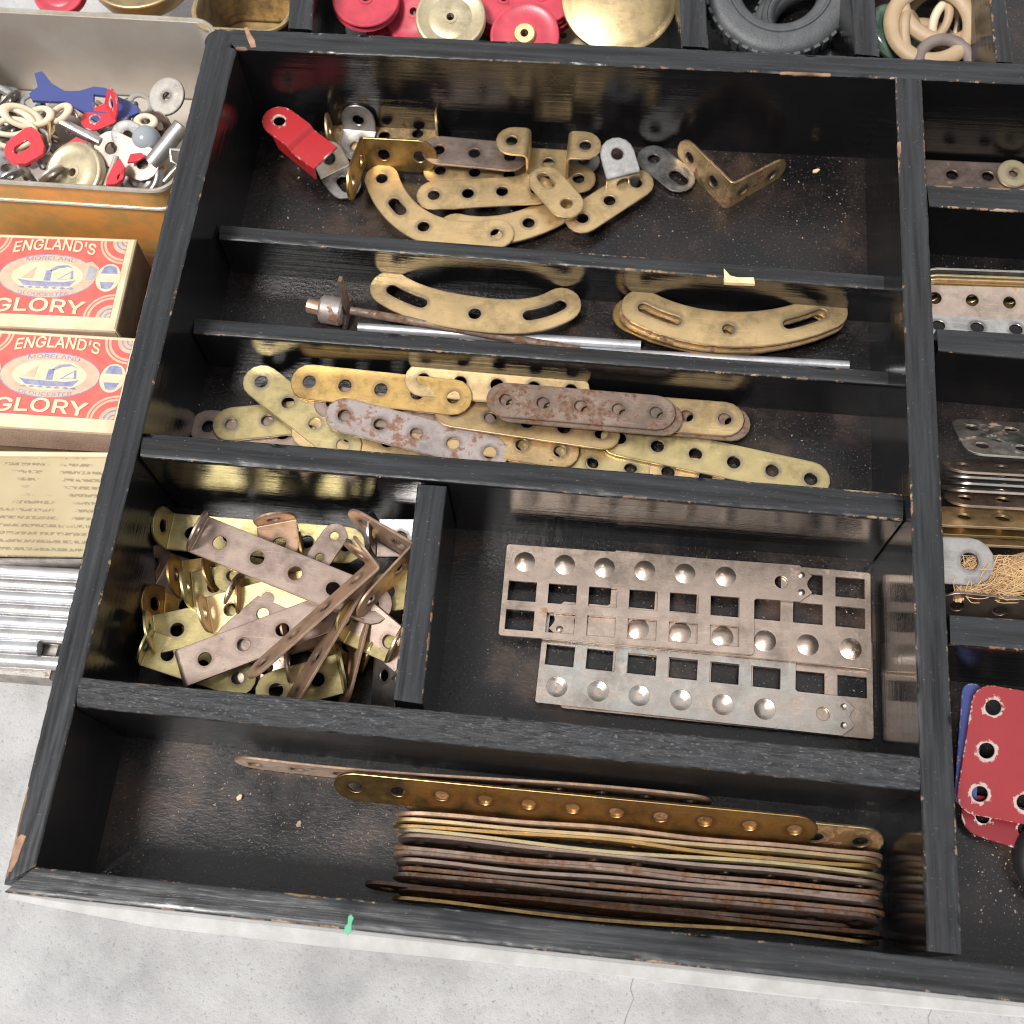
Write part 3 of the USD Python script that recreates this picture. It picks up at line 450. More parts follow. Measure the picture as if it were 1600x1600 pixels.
single('fishplate', pose(dev(2, slots=(0,)), (0, 0), (PITCH, 0), (853, 284), 8.5, (885, 320), 8.5), BRASS, 'short brass plate with a slot on top of the brass heap', A1)
hat = fold(sheet(slot((-22.5, 0), (22.5, 0), HW, 9), [circ((x, 0), HR, 16) for x in (-23, 0, 23)]), [(-6.5, 90), (6.5, 90), (-16.6, -90), (16.6, -90)])
single('double_bent_strip', pose(hat, (0, 0), (PITCH, 0), (857, 256), 4, (910, 259.5), 4), BRASS, 'brass hat-shaped strip with two raised round ears', A1)
single('fishplate', pose(dev(2), (0, 0), (PITCH, 0), (912, 253), 1.0, (862, 264), 1.0), STEELD, 'small blue-grey plate peeping out beside the hat-shaped strip', A1)
single('curved_strip', curved([(712, 358), (770, 362), (826, 350), (882, 322)], 3, (1, 2)), BRASS, 'right-hand brass curved strip under the end of the other', 'curved strip')
single('curved_strip', curved([(597, 281), (621, 325), (662, 356), (717, 370), (776, 367)], 4.2, (0, 2, 4), (1,), slotlen=4.5), BRASS, 'left brass curved strip with a hole at its raised left end', 'curved strip')
strip(3, (910, 343), 4.5, (994, 288), 4.5, BRASS, 'three-hole brass strip lying diagonally right of the heap')
single('angle_bracket', pose(dev(1, right=-78, slots=(1,)), (0, 0), (6.35, 0), (964, 242), 12, (971, 265), 10.5, scale=False), STEEL, 'bright nickel angle bracket between the hat-shaped strip and the flat steel plate', A1)
single('fishplate', pose(dev(2, slots=(1,)), (0, 0), (PITCH, 0), (1021, 250), 1.5, (1060, 280), 1.5), STEEL, 'flat steel plate with one slot beside the brass V', A1)
single('angle_strip', pose(fold(sheet(slot((0, 0), (3 * PITCH, 0), HW, 9), [circ((i * PITCH, 0), HR, 16) for i in range(4)]), [(1.5 * PITCH, -88)]), (0, 0), (PITCH, 0), (1080, 245), 6.5, (1117, 282), 6.5, 84), BRASSR,
       'brass strip bent to a V standing on its edge', A1)
# --- second compartment: slotted curved strips and rods
single('slotted_curved_strip', curved([(609, 452), (635, 466), (742, 492), (852, 489), (877, 478)], 6, (2,), (1, 3), slotlen=12, hw=6.9, wide=2.0), BRASS, 'single slotted curved brass strip beside the threaded rod', 'curved strip')
for h, dx, dy, mt, lab in ((3.0, -14, 12, BRASSO, 'lowest'), (4.6, -4, 9, BRASSR, 'middle'), (6.4, 0, 0, BRASS, 'topmost')):
    single('slotted_curved_strip', curved([(1002 + dx, 481 + dy), (1030 + dx, 494 + dy), (1138 + dx, 516 + dy), (1258 + dx, 501 + dy), (1292 + dx, 488 + dy)], h, (2,), (1, 3), slotlen=12, hw=6.9, wide=2.0), mt,
           f'{lab} of the three stacked slotted curved strips on the right', 'curved strip')
r0, r1 = P(500, 480, 7), P(905, 548, 3); d = unit(r1 - r0)
rd = Thing('threaded_rod', 'rusty rod with a collar and a pointed plate at its left end', 'rod', P(700, 520, 0))
rd.part('rod', tube([P(548, 485, 7), P(905, 547, 2.5)], 1.45, 12), RUST)
c0 = P(541, 478, 7)
rd.part('end_plate', sheet(np.vstack([slot((-2.5, -5), (2.5, -5), 3.4, 7), [[1.0, 16.5], [-1.0, 16.5]]])[[*range(7), 14, 15, *range(7, 14)]], (), 1.3).moved(lambda v: v - [0, 0, 0.65]).xf(Frame(c0, unit(np.cross(d, [0, 0, 1.0])) * -1, unit(np.cross(np.cross(d, [0, 0, 1.0]), d)), d)), RUST, 'pointed rusty plate')
rd.part('collar', lathe([(0, -4), (4.2, -4), (4.9, -3.2), (4.9, 3.2), (4.2, 4), (0, 4)], 24).apply_transform(np.vstack([np.column_stack([up_frame(0, d).R, P(519, 485, 6.5)]), [0, 0, 0, 1]])), FLAKED)
rd.part('rod_end', tube([P(482, 477, 6.5), P(500, 481, 6.5)], 2.6, 12), COPPER)
single('axle_rod', tube([P(560, 512, 2), P(1001, 540, 2)], 1.75, 14), SILVERP, 'silver grey rod lying under the rusty rod', 'rod')
single('axle_rod', tube([P(905, 549, 1.8), P(1326, 571, 1.8)], 1.6, 14), SILVERP, 'silver grey rod half hidden under the stacked curved strips', 'rod')
# --- third compartment: heap of flat strips
for n, pa, ha, pb, hb, mt, roll, lab in (
        (5, (870, 716), 1.2, (1102, 747), 1.2, BRASS, 0, 'brass strip at the bottom of the heap, mostly hidden by the tapering one'),
        (5, (745, 700), 2.2, (985, 735), 1.6, BRASSG, 0, 'yellowish brass strip low at the front of the strip heap'),
        (6, (968, 686), 3.4, (1266, 750), 1.6, BRASSG, 0, 'long yellowish brass strip reaching furthest right at the front of the heap'),
        (4, (362, 664), 2.5, (532, 646), 3.5, BRASSG, 0, 'yellow-green strip at the left end of the heap, lower one'),
        (5, (326, 668), 1.2, (560, 690), 1.2, PINK, 0, 'greyish strip whose tip shows at the far left of the heap'),
        (4, (409, 598), 6.0, (536, 697), 4.5, BRASSG, 0, 'yellow-green strip slanting down from the upper left of the heap'),
        (5, (485, 675), 4.5, (727, 707), 2.6, BRASS, 0, 'brass strip under the flaking grey strip'),
        (5, (520, 630), 5.5, (748, 668), 5.0, PINK, 0, 'pinkish strip under the dark brass one at the left'),
        (5, (640, 668), 5.2, (875, 706), 4.2, BRASSR, 0, 'brass strip with a rusty ringed end in the middle of the heap'),
        (5, (709, 646), 6.6, (939, 680), 5.6, BRASS, -12, 'brass strip directly below the rusty pair'),
        (5, (905, 642), 5.6, (1142, 663), 4.6, RUST, 0, 'rusty strip end below the right-hand brass strip'),
        (5, (895, 637), 7.0, (1132, 656), 6.0, BRASS, 0, 'brass strip sticking out right of the rusty pair'),
        (5, (484, 598), 7.5, (709, 622), 8.5, BRASSO, 8, 'dark brass strip along the upper left of the heap'),
        (5, (662, 594), 8.9, (892, 611), 8.0, BRASS, 5, 'tilted brass strip with a bright upper edge along the top of the heap'),
        (5, (801, 634), 9.6, (1036, 655), 8.2, RUST, 0, 'lower of the two rusty strips on top of the heap'),
        (5, (790, 626), 11.2, (1025, 646), 9.6, RUST, 0, 'upper of the two rusty strips on top of the heap'),
        (5, (538, 650), 7.6, (765, 709), 5.0, FLAKED, 0, 'flaking grey strip on the front of the heap')):
    strip(n, pa, ha, pb, hb, mt, lab, roll, 'flat strips in the third compartment', bow=[(float(rng.uniform(-0.25, 0.25)), 1, 0.0)])
# --- bottom long compartment: long strips on edge
bun = 'long strips bundled on edge in the lowest compartment'
strip(11, (400, 1190), 6.5, (1078, 1247), 6.5, COPPER, 'thin copper-brown long strip leaning against the thick divider', 87, bun, bow=[(1.0, 1.5, 0.2)])
strip(11, (662, 1246), 8.0, (1344, 1312), 8.0, BRASSR, 'long brass strip with a rust-ringed right end behind the bundle', 60, bun)
strip(11, (556, 1227), 11.5, (1241, 1293), 11.5, BRASSO, 'dark orange brass long strip, holes showing, on top of the bundle', 62, bun)
yl = [1264, 1275, 1284, 1293, 1303, 1317, 1329, 1341, 1352, 1364, 1376, 1387, 1397]; yr = [1335, 1345, 1353, 1366, 1378, 1390, 1402, 1413, 1424, 1436, 1447, 1458, 1468]
mts = [COPPER, BRASS, BRASSO, BRASSG, PINK, RUSTD, RUST, PINK, RUSTD, RUST, RUSTD, RUSTD, BRASSO]
names = ['copper-brown', 'bright brass', 'dark brass', 'wavy brass', 'pinkish', 'rusty', 'brown', 'pale pinkish', 'dark rusty', 'brown rusty', 'deep rusty', 'blackish rusty', 'greenish brass']
order = ['first', 'second', 'third', 'fourth', 'fifth', 'sixth', 'seventh', 'eighth', 'ninth', 'tenth', 'eleventh', 'second frontmost', 'frontmost']
for k in range(13):
    dx = -48 if k == 10 else float(rng.uniform(-6, 6)); lean = float(rng.uniform(80, 93))
    a, b = P(648 + dx, yl[k] + 3, 12.4) - [0, 0, 6.2], P(1349 + dx, yr[k] - 3, 12.4) - [0, 0, 6.2]; a[2] += float(rng.uniform(-0.9, 0.3)); b[2] += float(rng.uniform(-0.9, 0.3))
    m = strip_mesh(11, pitch=np.linalg.norm(b - a) / 10, bow=[(float(rng.uniform(-0.6, 0.6)), 1.6, 0.1), (float(rng.uniform(-0.55, 0.55)), 2.7, 0.3), (float(rng.uniform(-0.25, 0.25)), 5.3, 0.2)], twist=float(rng.uniform(-0.1, 0.1)), t=1.15).xf(frame(a, b - a, lean))
    single('perforated_strip', m, mts[k], f'{names[k]} long strip on edge, {order[k]} in the bundle' + (' counted from the holed orange strip' if k < 11 else ' beside the front wall'), 'metal strip', bun)
# --- plates with square windows
def plate(domes=True):
    o = np.array([[-6.2, -24.2], [-5.6, -24.8], [71.9, -24.8], [72.6, -24.2], [72.6, -7.2], [73.3, -6.6], [86.6, -6.6], [90.6, -3.2], [90.0, -2.6], [89.2, -1.4], [89.0, -0.5], [89.2, 0.4], [90.0, 1.6], [90.6, 2.3], [86.6, 5.6], [-5.6, 5.6], [-6.2, 5.0]], float)
    dm = [(i * PITCH, 0, 3.2, 1.05) for i in range(6 if domes else 0)] + [(87.2, 2.4, 1.0, 0.5), (87.2, -3.4, 1.0, 0.5)]
    hs = [rect(i * PITCH - 4.4, y - 3.2, i * PITCH + 4.4, y + 3.2) for i in range(6) for y in (-9.9, -19.4)] + [circ((81.0, -0.5), 2.1, 16)]
    m = sheet(o, hs + [circ((x, y), R, 28) for x, y, R, H in dm], 0.8, 0.08, 0.3, 0.5)
    ms = [M(m.m, m.w * 0)]
    for x, y, R, H in dm:                  # each dome is a pressed shell
        k = np.linspace(0, 1, 9); f = lambda q: H * np.maximum(1 - q ** 2, 0) ** 1.15
        d = lathe(np.vstack([np.column_stack([k[::-1] * (R + 0.12), f(k[::-1]) + 0.8]), np.column_stack([k * (R + 0.12), f(k) + 0.02])])[::-1], 28).apply_translation((x, y, 0)); ms.append(M(d, np.zeros(len(d.vertices))))
    return join(ms)
pl = plate(); pg = 'embossed plates with square windows'
single('embossed_plate', pose(plate(False), (0, 0), (63.5, 0), (1331, 1124), 0.9, (1000, 1091), 1.2), NICKEL, 'undermost window plate, its end showing at the lower right', 'metal plate', pg)
single('embossed_plate', pose(pl, (0, 0), (63.5, 0), (1328, 1015), 3.2, (997, 984), 3.2), NICKEL, 'window plate with raised domes in its middle row, lying under the uppermost one', 'metal plate', pg)
single('embossed_plate', pose(pl, (0, 0), (63.5, 0), (870, 1073), 2.9, (1195, 1108), 2.9, 180), NICKELB, 'greenish window plate turned upside down with hollow dimples at the front', 'metal plate', pg)
single('embossed_plate', pose(pl, (0, 0), (63.5, 0), (820, 879), 4.6, (1133, 902), 4.4), NICKEL, 'uppermost window plate with a row of domes along its far edge', 'metal plate', pg)
# --- square compartment: heap of strips with turned-up ends
hp = 'bent strips heaped in the square compartment'
def heap(m, la, lb, pa, ha, pb, hb, mt, lab, roll=0, name='double_angle_strip', scale=True, group=hp):
    return single(name, pose(m, la, lb, pa, ha, pb, hb, roll, scale), mt, lab, A1, group)
B2 = (PITCH, 0)
for i in range(8):                        # half buried in the heap
    x, y = float(rng.uniform(270, 575)), float(rng.uniform(860, 1062)); a = float(rng.uniform(-0.7, 0.5)); h = float(rng.uniform(1, 3))
    if x < 300 and y > 1000: x += 60
    heap(dev(2, left=float(rng.choice([0, 80])), right=82), (0, 0), B2, (x, y), h, (x + 60 * math.cos(a), y + 50 * math.sin(a)), h + float(rng.uniform(-2, 3)), [BRASSO, BRASSO, PINK, COPPER][i % 4],
         ('orange brass', 'orange brass', 'dull pinkish', 'copper-brown')[i % 4] + ' short bent bracket half buried at the bottom of the square compartment', float(rng.uniform(-15, 15)), 'angle_bracket', False, ('orange brass', 'orange brass', 'dull pinkish', 'copper-brown')[i % 4] + ' brackets buried in the heap')
heap(dev(5, left=80), (0, 0), (4 * PITCH, 0), (300, 834), 7, (541, 853), 7, BRASSH, 'long yellow-green strip along the back of the heap, left end turned up')
heap(dev(2, left=92), (0, 0), B2, (318, 902), 5, (378, 895), 6, BRASSO, 'copper-edged angle bracket at the left, behind another', name='angle_bracket', scale=False)
heap(dev(2, left=95), (0, 0), B2, (336, 917), 8, (396, 903), 9, BRASSH, 'yellow angle bracket with a copper-brown lug at the left of the heap', name='angle_bracket', scale=False)
heap(dev(3), (0, 0), (2 * PITCH, 0), (365, 900), 10, (480, 932), 9, BRASSH, 'flat yellow strip under the upper pinkish strip')
heap(dev(3, left=92), (0, 0), (2 * PITCH, 0), (361, 953), 12, (478, 920), 14, BRASS, 'yellow bracket with a thin upright lug left of the crossing strips', 6, 'angle_bracket')
heap(dev(2, left=95), (0, 0), B2, (278, 985), 9, (338, 972), 9, BRASSH, 'yellow-green bracket with a dark hole at the left edge of the heap', name='angle_bracket', scale=False)
heap(dev(3, left=95), (0, 0), (2 * PITCH, 0), (262, 1024), 9, (372, 1060), 6, BRASSH, 'yellow-green bracket lowest at the left of the heap', name='angle_bracket')
heap(dev(1, right=100), (0, 0), (6.6, 0), (437, 851), 15, (434, 826), 15, COPPER, 'copper-brown bracket with its rounded lug standing at the back of the heap', name='angle_bracket', scale=False)
heap(dev(2), (0, 0), B2, (500, 872), 15, (523, 838), 15, PINK, 'small pinkish plate slanting at the back of the heap', name='fishplate')
heap(dev(3), (0, 0), (2 * PITCH, 0), (366, 1000), 13, (456, 921), 13, PINK, 'pinkish strip crossing between the two long pinkish ones')
heap(dev(5, left=102), (0, 0), (3 * PITCH, 0), (344, 849), 21, (521, 921), 18, PINK, 'upper long pinkish strip with a turned-up left end')
heap(dev(4, left=-80), (0, 0), (2 * PITCH, 0), (321, 1031), 15, (442, 985), 15, PINK, 'lower long pinkish strip with a turned-down left end')
heap(dev(4, right=86), (0, 0), (3 * PITCH, 0), (413, 1038), 22, (560, 908), 26, COPPER, 'copper-brown strip on edge crossing over the heap', -54)
heap(dev(4, right=86), (0, 0), (3 * PITCH, 0), (464, 1086), 15, (566, 914), 19, COPPER, 'second copper-brown strip on edge, right of the crossing one', -56)
heap(fold(sheet(slot((0, 0), (3 * PITCH, 0), HW, 9), [circ((i * PITCH, 0), HR, 16) for i in range(4)]), [(1.35 * PITCH, 96)]), (0, 0), B2, (572, 816), 20, (606, 836), 20, COPPER, 'copper-brown strip bent to a corner at the upper right of the heap', 84, scale=False)
heap(dev(1, left=85, right=85), (0, 0), (6.6, 0), (625, 842), 12, (631, 842), 12, STEEL, 'bright bracket with curved lugs against the short divider, at the back', name='double_bracket', scale=False)
heap(dev(1, right=82), (0, 0), (6.6, 0), (606, 926), 14, (620, 924), 14, BRASSH, 'yellow-green bracket with a copper edge against the short divider', name='angle_bracket', scale=False)
heap(dev(2, right=80), (0, 0), B2, (560, 960), 15, (598, 992), 14, PINK, 'dull pinkish bracket at the right of the heap', 30, 'angle_bracket', False)
heap(dev(1, left=80, right=80), (0, 0), (6.6, 0), (585, 992), 12, (602, 1000), 12, BRASSH, 'small yellow-green bracket at the right of the heap', name='double_bracket', scale=False)
heap(dev(2, left=84), (0, 0), B2, (560, 1010), 10, (548, 1058), 8, COPPER, 'copper-brown bracket with a looped lug at the lower right of the heap', 62, 'angle_bracket', False)
heap(dev(3), (0, 0), (2 * PITCH, 0), (606, 1000), 9, (600, 1112), 4, STEELD, 'grey strip beside the short divider at the lower right', 40)
heap(dev(2, right=80), (0, 0), B2, (432, 1080), 7, (492, 1064), 7, BRASSH, 'yellow-green bracket under the crossing strips at the front', name='angle_bracket', scale=False)
# ------------------------------------------------------------------ right-hand bay
strip(6, (1431, 273), 2, (1711, 285), 2, PINK, 'brown-pink strip behind the highest divider of the right bay')
single('washer', sheet(circ((0, 0), 5.6, 28), [circ((0, 0), 1.6, 14)], 1.0).xf(up_frame(P(1582, 273, 4), (0, -0.1, 1))), WHEELC, 'round brass washer on the brown-pink strip of the right bay', 'washer')
def sqstrip(n): return sheet(np.vstack([slot((0, 0), ((n - 1) * PITCH, 0), HW, 9)[:9], [[-40, HW], [-40, -HW]]]), [circ((i * PITCH, 0), HR, 16) for i in range(n)], 0.9)
gd = Thing('angle_girder', 'nickel angle girder with a bright lower flange in the right bay', 'girder', P(1560, 480, 0))
gd.part('flange', pose(sqstrip(6).moved(lambda v: np.column_stack([np.maximum(v[:, 0], -6), v[:, 1:]])), (0, 0), (2 * PITCH, 0), (1460, 467), 22, (1576, 474), 22, 12), NICKEL)
gd.part('flange', pose(sqstrip(6).moved(lambda v: np.column_stack([np.maximum(v[:, 0], -6), v[:, 1:]])), (0, 0), (2 * PITCH, 0), (1465, 511), 21.4, (1586, 517), 21.4, -8), STEEL, 'bright worn flange')
for k, (y, mt, lab) in enumerate(((424, STEEL, 'bright thin strip on edge at the back of the girder compartment'), (436, BRASSG, 'pale brass strip on edge behind the angle girder'), (444, BRASS, 'brass strip on edge just behind the angle girder'), (452, BRASSO, 'orange brass strip on edge touching the angle girder'))):
    a, b = P(1464, y, 24) - [0, 0, 5.5], P(1600, y + 5, 24) - [0, 0, 5.5]; single('perforated_strip', strip_mesh(6).xf(frame(a, b - a, 80 - 6 * k)), mt, lab, 'metal strip')
def braced():
    o = rrect(-6.3, -6.3, 69.8, 19.0, 5.5); hs = [circ((i * PITCH, y), HR, 14) for i in range(6) for y in (0, 12.7)]
    hs += [np.array([[i * PITCH + 6.35, 3.2], [i * PITCH + 10.4, 6.35], [i * PITCH + 6.35, 9.5], [i * PITCH + 2.3, 6.35]]) for i in range(5)]
    return sheet(o, hs, 0.8)
single('braced_girder', pose(braced(), (0, 12.7), (2 * PITCH, 12.7), (1518, 671), 22, (1640, 679), 22, -36), NICKELB, 'grey-green lattice girder on top of the stack in the right bay', 'girder')
for k, (y, h, mt, lab) in enumerate(((730, 20, NICKEL, 'brownish nickel strip just below the lattice girder'), (745, 18, STEELD, 'dull strip second below the lattice girder'), (756, 17, STEEL, 'bright-edged strip third below the lattice girder'), (766, 16, NICKELB, 'grey-green strip fourth below the lattice girder'), (781, 14, NICKEL, 'brownish holed strip lowest in the stack of the right bay'))):
    strip(5, (1504 + (k % 3) * 3, y), h, (1746, y + 13), h, mt, lab, (-46, -60, -62, -60, -44)[k], 'strips stacked in the right bay')
for k, (y, h, mt, lab) in enumerate(((810, 16, BRASS, 'brass strip edge behind the jute string'), (824, 14, BRASSO, 'second brass strip behind the jute string'), (838, 12, BRASS, 'third brass strip, nearest the jute string'))):
    strip(5, (1446, y - 2), h, (1686, y + 8), h, mt, lab, -40)
single('end_bracket', sheet(np.vstack([slot((0, 0), (0.1, 0), 7.4, 9)[:9], [[-9, 7.4], [-9, -7.4]]]), [circ((0, 0), 2.6, 18)], 1.0).xf(frame(P(1513, 878, 15), P(1600, 884, 15) - P(1513, 878, 15), 10)), STEELD, 'grey steel lug with one large hole beside the jute string', A1)
a, b = P(1495, 944, 9), P(1600, 955, 9); single('perforated_strip', strip_mesh(6).xf(frame(a, b - a, 70)), PINK, 'pinkish brown strip on edge in front of the jute string', 'metal strip')
def jute():
    c = UsdGeom.BasisCurves.Define(stage, '/World/jute_string'); pts, cnt, wd = [], [], []
    for s in range(420):
        x0, y0 = rng.uniform(1492, 1580), rng.uniform(878, 934); ang = rng.normal(-0.35, 0.6); L = rng.uniform(25, 80); h = rng.uniform(4, 13); k = 9; u = np.linspace(0, 1, k); cv = rng.normal(0, 22)
        X = x0 + np.cos(ang) * L * u + cv * 0.4 * np.sin(u * 3); Y = y0 + np.sin(ang) * L * u + cv * np.sin(u * np.pi) * 0.5; H = h + np.sin(u * np.pi) * rng.uniform(0, 5)
        pts += [P(a, float(np.clip(b, 868, 942)), c_) / 1000 for a, b, c_ in zip(X, Y, H)]; cnt.append(k); wd += [0.00026] * k
    tw = [(1498, 930), (1520, 912), (1545, 893), (1575, 880), (1620, 872)]
    for s in range(240):
        u = np.linspace(0, 1, 14); xy = np.array([np.interp(u, np.linspace(0, 1, 5), [q[i] for q in tw]) for i in (0, 1)]).T; ph = rng.uniform(0, 6.28); r = rng.uniform(1, 12)
        pts += [P(a + r * math.cos(ph + 9 * w), b + r * math.sin(ph + 9 * w), 10 + r * 0.3 * math.sin(ph + 9 * w)) / 1000 for (a, b), w in zip(xy, u)]; cnt.append(14); wd += [0.0003] * 14
    c.CreatePointsAttr(Vt.Vec3fArray.FromNumpy(np.array(pts, np.float32))); c.CreateCurveVertexCountsAttr(cnt); c.CreateWidthsAttr(Vt.FloatArray.FromNumpy(np.array(wd, np.float32))); c.SetWidthsInterpolation('vertex')
    c.CreateTypeAttr('linear'); UsdShade.MaterialBindingAPI.Apply(c.GetPrim()).Bind(JUTE); custom(c.GetPrim(), 'tuft of frayed tan jute string in the right bay', 'string')
jute()
def flatplate(nx, ny): return sheet(rrect(-6.3, -(ny - 1) * PITCH - 6.3, (nx - 1) * PITCH + 6.3, 6.3, 5.5), [circ((i * PITCH, -j * PITCH), 2.3, 18) for i in range(nx) for j in range(ny) if i in (0, nx - 1) or j in (0, ny - 1)], 0.8, ring=1.9, oring=1.2)
L0, L2 = (0, 0), (0, -2 * PITCH)
fg = 'painted flat plates in the lower right bay'
single('flat_plate', pose(sheet(rrect(-5, -31, 1.5, 6, 3), (), 0.8), L0, L2, (1527, 1100), 9, (1518, 1232), 4), BLUE, 'dark blue plate showing left of the red one and under it', 'metal plate', fg)
single('flat_plate', pose(strip_mesh(4, hw=6.3), (0, 0), (3 * PITCH, 0), (1534, 1276), 3, (1734, 1340), 3), REDD, 'dark red plate peeping out under the front of the scratched one', 'metal plate', fg)
single('flat_plate', pose(flatplate(4, 3), L0, L2, (1551, 1105), 17, (1530, 1240), 8.5), REDP, 'scratched red plate with worn rings round its holes, uppermost', 'metal plate', fg)
single('rubber_tyre', M(ring_lathe(9, 3.6)).xf(up_frame(P(1655, 1350, 4), (0, 0, 1))), plain('deep_black_rubber', (0.008, 0.008, 0.009), (0.014, 0.014, 0.015), 0.5), 'small black tyre at the right edge in front of the red plate', 'tyre')
# ------------------------------------------------------------------ row behind: wheels, lid, tyres, rings
def wheel(px_, py_, h, R, mt, lab, nrm=(0, -0.25, 1), thick=3.6, hubmat=None, dished=0.0, group=None, cat='wheel', name='pulley_wheel', hole=True):
    c = P(px_, py_, h); t = thick / 2; fr = up_frame(c, nrm); T = Thing(name, lab, cat, c, group)
    prof = [(1.6, -t), (R - 1.2, -t), (R - 0.3, -t + 0.15), (R, -t + 0.5), (R - 0.9, -0.2), (R - 0.9, 0.2), (R, t - 0.5), (R - 0.3, t - 0.12), (R - 1.1, t), (R - 2.2, t - 0.5), (R * 0.62, t - 0.8 - dished), (R * 0.5, t - 0.3 - dished), (R * 0.3, t - 0.4 - dished), (1.6, t - 0.4 - dished), (1.6, -t)]
    T.part('disc', trimesh.Trimesh(fr.pt(lathe(prof, 56).vertices), lathe(prof, 56).faces, process=False), mt)
    hub = lathe([(1.5, -t), (1.5, t + 1.5), (3.6, t + 1.5), (4.0, t + 1.1), (4.0, -t), (1.5, -t)], 28) if hubmat else lathe([(1.45, t - 1.6 - dished), (1.45, t - 0.1 - dished), (2.5, t - 0.1 - dished), (2.7, t - 0.8 - dished), (1.45, t - 1.6 - dished)], 24)
    T.part('hub', trimesh.Trimesh(fr.pt(hub.vertices), hub.faces, process=False), hubmat or mt)
    return T
wheel(598, 46, 6, 14.5, STEELD, 'grey metal wheel low at the left of the wheel compartment', (0.05, -0.15, 1))
wheel(606, 62, 10, 8.5, WHEELR, 'small faded red wheel lying over the grey wheel by the rim', (-0.1, -0.4, 1))
wheel(572, 2, 22, 12.5, WHEELR, 'red wheel at the far left of the wheel compartment', (0.05, -0.12, 1))
wheel(648, 20, 17, 12.0, WHEELR, 'red wheel partly behind the cream pulley', (-0.25, -0.5, 1))
wheel(720, -16, 12, 13.0, WHEELR, 'red wheel at the top edge of the photograph behind the cream pulley', (0, -0.2, 1))
wheel(784, 12, 14, 13.0, WHEELR, 'red wheel lying under another, right of the cream pulley', (0, -0.1, 1))
wheel(788, 2, 20, 12.5, WHEELR, 'red wheel on top of a stack right of the cream pulley', (0, -0.12, 1))
wheel(845, 14, 16, 13.0, WHEELR, 'red wheel under another beside the big brass lid', (0, -0.08, 1))
wheel(846, -2, 21, 12.5, WHEELR, 'upper red wheel beside the big brass lid', (0, -0.1, 1))
wheel(820, 58, 19, 12.8, WHEELR, 'red wheel with a brass boss half hidden by the tray rim', (0, -0.35, 1), hubmat=BRASS)
wheel(704, 29, 25, 12.9, WHEELC, 'cream-brass pulley wheel with turned rings and a centre hole', (0.02, -0.3, 1), dished=0.3)
for k, (x, y, h) in enumerate(((660, 66, 4), (742, 60, 5), (880, 60, 4))):
    wheel(x, y, h, 11, (STEELD, DGREEN, CARD)[k], ('dull grey wheel low between the red ones by the rim', 'dark green wheel deep below the cream pulley', 'buff disc low beside the brass lid')[k], (0, -0.1, 1))
c = P(968, -6, 26); fr = up_frame(c, (0.03, -0.32, 1)); lid = Thing('brass_cap', 'large round domed brass lid leaning in the wheel compartment', 'lid', c)
q = lathe([(0, -1.2), (19.5, -2.4), (20.6, -2.4), (21.4, -1.6), (21.2, -0.6), (20.2, -0.1), (18.6, 0.1), (17.2, 1.1), (9, 2.4), (0, 2.8)], 72); lid.part('dome', trimesh.Trimesh(fr.pt(q.vertices), q.faces, process=False), LIDBRASS)
q = ring_lathe(20.6, 0.7, n=72).apply_translation((0, 0, -1.2)); lid.part('rolled_edge', trimesh.Trimesh(fr.pt(q.vertices), q.faces, process=False), LIDBRASS)
def tyre(px_, py_, h, R, r, w, nrm, lab):
    c = P(px_, py_, h); fr = up_frame(c, nrm); T = Thing('rubber_tyre', lab, 'tyre', c); mid = (R + r) / 2; hw = (R - r) / 2
    a = np.linspace(0, 2 * np.pi, 25); pr = np.stack([mid - hw * np.sign(np.cos(a)) * np.abs(np.cos(a)) ** 0.75, w / 2 * np.sign(np.sin(a)) * np.abs(np.sin(a)) ** 0.75], 1)[::-1]
    q = lathe(pr[::-1] if False else pr, 72); T.part('casing', trimesh.Trimesh(fr.pt(q.vertices), q.faces, process=False), RUBBERK)
    g = lathe(np.array([(r + hw * 0.55, w / 2 - 0.2), (r + hw * 0.62, w / 2 + 0.5), (r + hw * 0.72, w / 2 + 0.5), (r + hw * 0.8, w / 2 - 0.2), (r + hw * 0.55, w / 2 - 0.2)])[::-1], 72); T.part('sidewall_bead', trimesh.Trimesh(fr.pt(g.vertices), g.faces, process=False), RUBBERK)
    for k in range(44):
        t0 = 2 * np.pi * k / 44; b = trimesh.creation.box((1.2, R * 0.085, w * 0.6)); b.apply_translation((R - 0.25, 0, 0)); b.apply_transform(trimesh.transformations.rotation_matrix(t0, [0, 0, 1]))
        T.part('tread_block', trimesh.Trimesh(fr.pt(b.vertices), b.faces, process=False), RUBBERK, smooth=False)
tyre(1262, 40, 7, 21, 12.5, 9, (-0.25, -0.2, 1), 'smaller black tyre seen through the hole of the big one')
tyre(1217, -18, 24, 27.3, 14.5, 9, (0, -0.3, 1), 'large black ribbed tyre filling its compartment')
tyre(1250, 18, 12, 15, 10, 7, (-0.55, -0.2, 1), 'narrow black tyre standing inside the hole of the large one')
def torus(px_, py_, h, R, r, nrm, mt, lab, ex=1.0, flat=1.0):
    q = ring_lathe(R, r, r * flat); v = np.asarray(q.vertices) * [ex, 1, 1]; single('rubber_ring', trimesh.Trimesh(up_frame(P(px_, py_, h), nrm).pt(v), q.faces, process=False), mt, lab, 'ring', 'rings in the small rear compartment')
torus(1468, 14, 18, 14.5, 2.8, (0.15, -0.1, 1), RUBBERT, 'tan ring behind the front tan ring')
torus(1455, 38, 20, 14.3, 3.0, (0, -0.25, 1), RUBBERT, 'large tan ring at the front of the ring compartment', flat=0.8)
torus(1425, 62, 14, 9, 1.9, (0.75, -0.1, 0.5), RUBBERT, 'narrow tan ring standing on edge at the left', 1.0)
